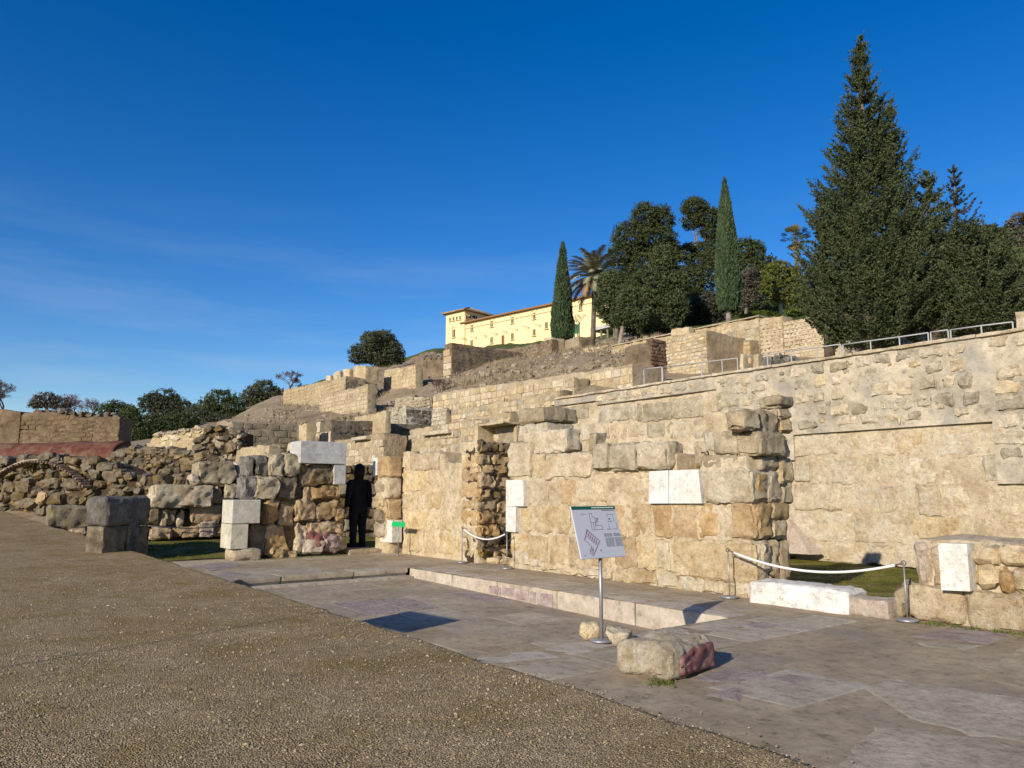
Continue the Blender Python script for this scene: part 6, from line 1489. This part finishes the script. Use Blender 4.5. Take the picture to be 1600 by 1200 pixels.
def set_rock(name, label, cat, c, size, rotz, mat, **k):
    V, Fc = rock(*size, **k); o = mk(name, V, Fc, M[mat], None, c, rotz); return tag(o, label, cat)
p = G(930, 1001, 0); set_rock('boulder', 'tan boulder leaning against the post of the information board', 'boulder', (p.x - .03, p.y - .02, .062), (.15, .11, .125), 1.2, 'warm', cell=.014, rough=.010, rnd=.05, facets=5)
p = G(968, 1006, 0); set_rock('boulder', 'pale pitted boulder right of the post of the information board', 'boulder', (p.x - .03, p.y + .02, .052), (.18, .13, .11), .9, 'cream', cell=.014, rough=.011, rnd=.035, facets=6)
def fallen_block():
    q0, q1, q2 = G(953, 1052), G(1036, 1067), G(1122, 1044)
    ax = Vector((q1.x - q0.x, q1.y - q0.y, 0)); ay = Vector((q2.x - q1.x, q2.y - q1.y, 0))
    t = thing('fallen_block', 'fallen stone block with one red painted face lying on the courtyard floor', 'stone block', (q0 + ay * .5 + ax * .5) * 1.0)
    ln = ax.length + .02; wd = ay.length; h_ = .19; rz = math.atan2(ax.y, ax.x)
    V, Fc = rock(ln, wd, h_, cell=.013, rough=.020, rnd=.045, maxn=44)
    # deep vertical folds in the left part, weathered back edge
    s_ = V[:, 0] / ln
    front = np.clip(-V[:, 1] / wd + .2, 0, .7) / .7
    for c, dp in ((-.17, .055), (.16, .045)):
        V[:, 1] += np.exp(-(np.abs(s_ - c) / .055) ** 1.3) * dp * front
    left = np.clip(-s_ - .15, 0, .35)
    V[:, 2] -= left * .05 * (V[:, 2] > 0); V[:, 2] += fbm(V * 9, 51, 3) * .014 * (V[:, 2] > 0)
    V[:, 2] += np.clip(V[:, 1] / wd - .1, 0, .4) * .04 * (V[:, 2] > 0)
    V += np.stack([fbm(V * 24 + 3 * k, 70 + k, 3) for k in range(3)], 1) * .007
    mk('block', V, Fc, M['warmblock'], t, (0, 0, h_ / 2 - .006), rz)
    # painted right face: a plaster skin standing a little proud
    V, Fc = rock(.026, wd * .74, h_ * .74, cell=.014, rough=.010, rnd=.012, maxn=30)
    V[:, 2] -= np.clip(-V[:, 1] / wd * 2 - .1, 0, 1) * .05 * (V[:, 2] > 0)
    mk('painted_face', V, Fc, M['maroon'], t, Vector((math.cos(rz), math.sin(rz), 0)) * (ln / 2 + .012) + Vector((-math.sin(rz), math.cos(rz), 0)) * .03 + Vector((0, 0, h_ * .46)), rz)
    return t
fallen_block()
# ------------------------------------------------------------------ rope barriers, arrow sign
def stanchion(label, u, vt, vb, group='rope barrier posts'):
    b = G(u, vb, .004)
    if b.y > 6.22: b = FX(6.22).pt(FX(6.22).px(u, vb)[0], .004)
    f = FX(b.y); zt = f.px(u - 3, vt)[1]
    t = thing('barrier_post', label, 'barrier post', b, group)
    V, Fc = tube([(0, 0, 0), (0, 0, .014), (0, 0, .02), (0, 0, .022)], [.085, .083, .06, .012], 28); mk('base', V, Fc, M['steel'], t, (0, 0, .002))
    V, Fc = tube([(0, 0, 0), (0, 0, zt - .02)], .0062, 8); mk('rod', V, Fc, M['steel'], t)
    ring = [(math.cos(k) * .018, 0, zt + math.sin(k) * .018) for k in np.linspace(0, 2 * math.pi, 17)]
    V, Fc = tube(ring, .0042, 6, False); mk('ring', V, Fc, M['iron'], t)
    return b + Vector((0, 0, zt))
def rope(label, a, b, sag, mat='rope', r=.011):
    pts = [a.lerp(b, k / 24) - Vector((0, 0, sag * (1 - (2 * k / 24 - 1) ** 2))) for k in range(25)]
    t = thing('barrier_rope', label, 'rope', pts[12], 'white barrier ropes')
    tube_ob('cord', pts[1:-1], r, M[mat], t, 8)
    for i, j in ((0, 1), (-1, -2)): tube_ob('hook', [pts[i], pts[j].lerp(pts[i], -.15)], .006, M['iron'], t, 6)
s1 = stanchion('barrier post at the left end of the white doorstep', 1140, 860, 934); s2 = stanchion('barrier post at the right end of the white doorstep', 1418, 881, 968)
rope('long white rope sagging across the doorway of the mossy room', s1, s2, .13)
s3 = stanchion('barrier post left of the narrow wall passage', 722, 825, 873); s4 = stanchion('barrier post right of the narrow wall passage', 792, 833, 879)
rope('short white rope hung across the narrow wall passage', s3, s4, .12, r=.010)
b = FX(6.12).pt(FX(6.12).px(622, 858)[0], .004); f = FX(b.y)
ar = thing('arrow_sign', 'small green arrow sign pointing left at the foot of the wall', 'sign', b)
aL, zc = f.px(612.5, 818.5); aR = f.px(633.5, 818.5)[0]; hh = abs(f.px(622, 813)[1] - f.px(622, 823.5)[1]) / 2
a_, z_ = [(aL, zc), (aL + hh * 1.5, zc + hh * 1.15), (aL + hh * 1.5, zc + hh * .72), (aR, zc + hh * .72), (aR, zc - hh * .72), (aL + hh * 1.5, zc - hh * .72), (aL + hh * 1.5, zc - hh * 1.15)], 0
V = [(x - b.x, -.012, z - b.z) for x, z in a_] + [(x - b.x, -.004, z - b.z) for x, z in a_]; n = len(a_)
mk('arrow_plate', V, [tuple(range(n))[::-1], tuple(range(n, 2 * n))] + [(i, (i + 1) % n, n + (i + 1) % n, n + i) for i in range(n)], M['green'], ar, smooth=False)
V, Fc = tube([(0, 0, 0), (0, 0, zc - b.z)], .010, 8); mk('post', V, Fc, M['steel'], ar)
V, Fc = tube([(0, 0, 0), (0, 0, .008)], .04, 16); mk('base', V, Fc, M['steel'], ar)
# unseen second board, guessed and added for the shadow on the basin floor
p = Vector((-6.40, 3.62, -.16)); k = 3.75; bs = Vector((p.x - TO_SUN.x / TO_SUN.y * -k * -1 * -1, p.y - k, 0))
bs = p + TO_SUN * (k / -TO_SUN.y); zc = bs.z
ob = thing('information_board', 'unseen board on a slim post added to cast the basin shadow', 'sign', (bs.x, bs.y, .05))
V, Fc = box(.72, .02, .31); mk('panel', V, Fc, M['signgrey'], ob, (0, 0, zc - .05), .15, smooth=False)
V, Fc = tube([(0, 0, 0), (0, 0, zc - .1)], .008, 6); mk('post', V, Fc, M['steel'], ob)

# ------------------------------------------------------------------ the visitor in the doorway, seen from behind
def skinned(name, verts, edges, radii, mat, parent, root=0, sub=1):
    me = bpy.data.meshes.new('mesh'); me.from_pydata([tuple(v_) for v_ in verts], edges, []); me.update()
    o = bpy.data.objects.new(name, me); COL.objects.link(o); o.parent = parent
    md = o.modifiers.new('Skin', 'SKIN'); md.use_smooth_shade = True
    if not me.skin_vertices: return o
    for i, sv in enumerate(me.skin_vertices[0].data):
        r_ = radii[i]; sv.radius = r_ if isinstance(r_, tuple) else (r_, r_); sv.use_root = (i == root)
    s_ = o.modifiers.new('Subsurf', 'SUBSURF'); s_.levels = sub; s_.render_levels = sub
    o.data.materials.append(mat); return o
def person():
    pos = Vector((-12.32, 5.98, .07)); Hh = 1.40
    t = thing('person', 'person in black coat and trousers standing in the dark doorway', 'person', pos)
    # local frame: x = right of the figure as seen from the camera, y = away from the camera; scaled to height 1.0
    ang = math.radians(90)
    def W(x, y, z): 
        return (Vector((x * math.cos(ang) - y * math.sin(ang), x * math.sin(ang) + y * math.cos(ang), z))) * Hh
    # body: pelvis, spine, neck, head, arms with five fingers, legs and feet
    P_ = []; E_ = []; R_ = []
    def add(p, r, prev=None):
        P_.append(W(*p)); R_.append((r[0] * Hh, r[1] * Hh) if isinstance(r, tuple) else r * Hh)
        if prev is not None: E_.append((prev, len(P_) - 1))
        return len(P_) - 1
    pel = add((0, 0, .53), .060); sp = add((0, .005, .63), .056, pel); ch = add((0, .005, .745), .060, sp)
    nk = add((0, .0, .84), .033, ch); hb = add((0, -.004, .885), .046, nk); hd = add((0, .0, .935), .056, hb); ht = add((0, .004, .975), .040, hd)
    ns = add((0, .056, .925), .010, hd)
    for sd in (-1, 1):
        add((sd * .060, .0, .925), .010, hd)
        sh = add((sd * .100, .0, .785), .034, ch); el = add((sd * .135, -.012, .635), .026, sh); wr = add((sd * .150, .010, .495), .018, el)
        pm = add((sd * .153, .016, .455), (.020, .012), wr)
        for k, (dx, ln) in enumerate(((-.016, .038), (-.006, .044), (.004, .041), (.014, .033))):
            f1 = add((sd * .154, .016 + dx, .455 - ln * .55), .0058, pm); add((sd * .150, .020 + dx, .455 - ln * 1.15), .0048, f1)
        th = add((sd * .146, .038, .450), .0065, pm); add((sd * .143, .044, .425), .0055, th)
        hp = add((sd * .050, .0, .50), .058, pel); kn = add((sd * .056, .008, .28), .040, hp); an = add((sd * .060, -.006, .055), .026, kn)
        tl = add((sd * .066, .055, .022), (.026, .018), an)
    skinned('body', P_, E_, R_, M['skin'], t)
    def loft(name, rings, mat):
        V = []; n = 20
        for (x, y, z, rx, ry) in rings:
            for k in range(n):
                q = 2 * math.pi * k / n; fold = 1 + .035 * math.sin(q * 5 + z * 30)
                V.append(W(x + math.cos(q) * rx * fold, y + math.sin(q) * ry * fold, z))
        Fc = [(i * n + k, i * n + (k + 1) % n, (i + 1) * n + (k + 1) % n, (i + 1) * n + k) for i in range(len(rings) - 1) for k in range(n)]
        Fc += [tuple(range(n - 1, -1, -1)), tuple((len(rings) - 1) * n + k for k in range(n))]
        return mk(name, [tuple(v_) for v_ in V], Fc, mat, t)
    loft('coat', [(0, 0, .42, .118, .086), (0, 0, .47, .116, .086), (0, 0, .55, .110, .082), (0, .004, .64, .100, .074), (0, .006, .72, .112, .078), (0, .005, .775, .116, .074), (0, .003, .81, .098, .062), (0, 0, .835, .062, .050), (0, 0, .86, .044, .044)], M['black'])
    for sd in (-1, 1):
        loft('sleeve', [(sd * .150, .010, .49, .030, .030), (sd * .147, .002, .55, .034, .034), (sd * .138, -.010, .635, .038, .040), (sd * .126, -.004, .72, .044, .046), (sd * .112, .0, .785, .048, .050), (sd * .090, .0, .825, .036, .040)], M['black'])
        loft('trouser_leg', [(sd * .062, -.004, .03, .042, .046), (sd * .061, .0, .12, .040, .044), (sd * .058, .006, .27, .050, .054), (sd * .055, .0, .40, .062, .068), (sd * .050, 0, .52, .062, .074)], M['black'])
    for sd in (-1, 1):
        V, Fc = rock(.072 * Hh, .165 * Hh, .055 * Hh, cell=.02, rough=0, rnd=.035); mk('shoe', V, Fc, M['black'], t, W(sd * .064, .03, .026), ang)
    V, Fc = rock(.132 * Hh, .135 * Hh, .205 * Hh, cell=.016, rough=.016, rnd=.090); V[:, 0] *= 1.04 - .25 * np.clip(V[:, 2] / (.1 * Hh), 0, 1) ** 2
    mk('hair', V, Fc, M['hair'], t, W(0, -.014, .925), ang)
person()

# small weeds and stones along the foot of the pier and wall
def weeds():
    rs = np.random.RandomState(8); C = []
    for _ in range(260):
        y = rs.uniform(3.8, 5.5); C.append((XE + rs.uniform(.0, .28), y, .0))
    for _ in range(160):
        x = rs.uniform(-3.0, -2.0); C.append((x, 6.28 + rs.uniform(-.1, .05), 0))
    for _ in range(45):
        p = G(rs.uniform(1015, 1050), rs.uniform(1060, 1072)); C.append((p.x, p.y, 0))
    for _ in range(2600):
        y = rs.uniform(7.0, 11.2); C.append((rs.uniform(-6.6, -2.8), y, -.085 + .05 * min(1, max(0, 8 - y))))
    for _ in range(1500):
        x = rs.uniform(-15.4, -12.4); C.append((x, rs.uniform(2.8, 5.4), .012 + .09 * min(1, max(0, (-12.3 - x) / 1.8))))
    C = np.array(C); n = len(C); k = 5
    base = np.repeat(C, k, 0) + rs.normal(0, .015, (n * k, 3)) * np.array([1, 1, 0]); tip = base + rs.normal(0, .012, (n * k, 3)) + np.array([0, 0, 1]) * rs.uniform(.003, .013, (n * k, 1)); sd = rs.normal(0, .003, (n * k, 3))
    V = np.stack([base - sd, base + sd, tip], 1).reshape(-1, 3); mk('weeds', V, np.arange(len(V)).reshape(-1, 3), M['grass'], kind='stuff', smooth=False)
weeds()

# past 300 stones on one thing the smallest ones become a single joined part
for t in [o for o in SC.objects if o.parent is None and o.type == 'EMPTY']:
    st = [c for c in t.children if c.name.split('.')[0] == 'stone']
    if len(st) > 295:
        st.sort(key=lambda c: -(c.dimensions.x * c.dimensions.z))
        by = {}
        for c in st[295:]: by.setdefault(c.data.materials[0].name, []).append(c)
        for mn, cs in by.items():
            acc = Acc()
            for c in cs:
                n = len(c.data.vertices); co = np.zeros(n * 3); c.data.vertices.foreach_get('co', co)
                li = np.zeros(len(c.data.loops), dtype=np.int32); c.data.loops.foreach_get('vertex_index', li)
                acc.add(co.reshape(-1, 3), li.reshape(-1, 4), Matrix.Translation(c.location) @ c.rotation_euler.to_matrix().to_4x4())
                bpy.data.objects.remove(c)
            V, Fc = acc.get(); mk('small_stones', V, Fc, bpy.data.materials[mn], t, kind='stuff')

# ------------------------------------------------------------------ working units -> metres
for o in list(SC.objects):
    if o.parent is None and o.type != 'LIGHT':
        o.location = o.location * S
        if o.type != 'CAMERA': o.scale = o.scale * S
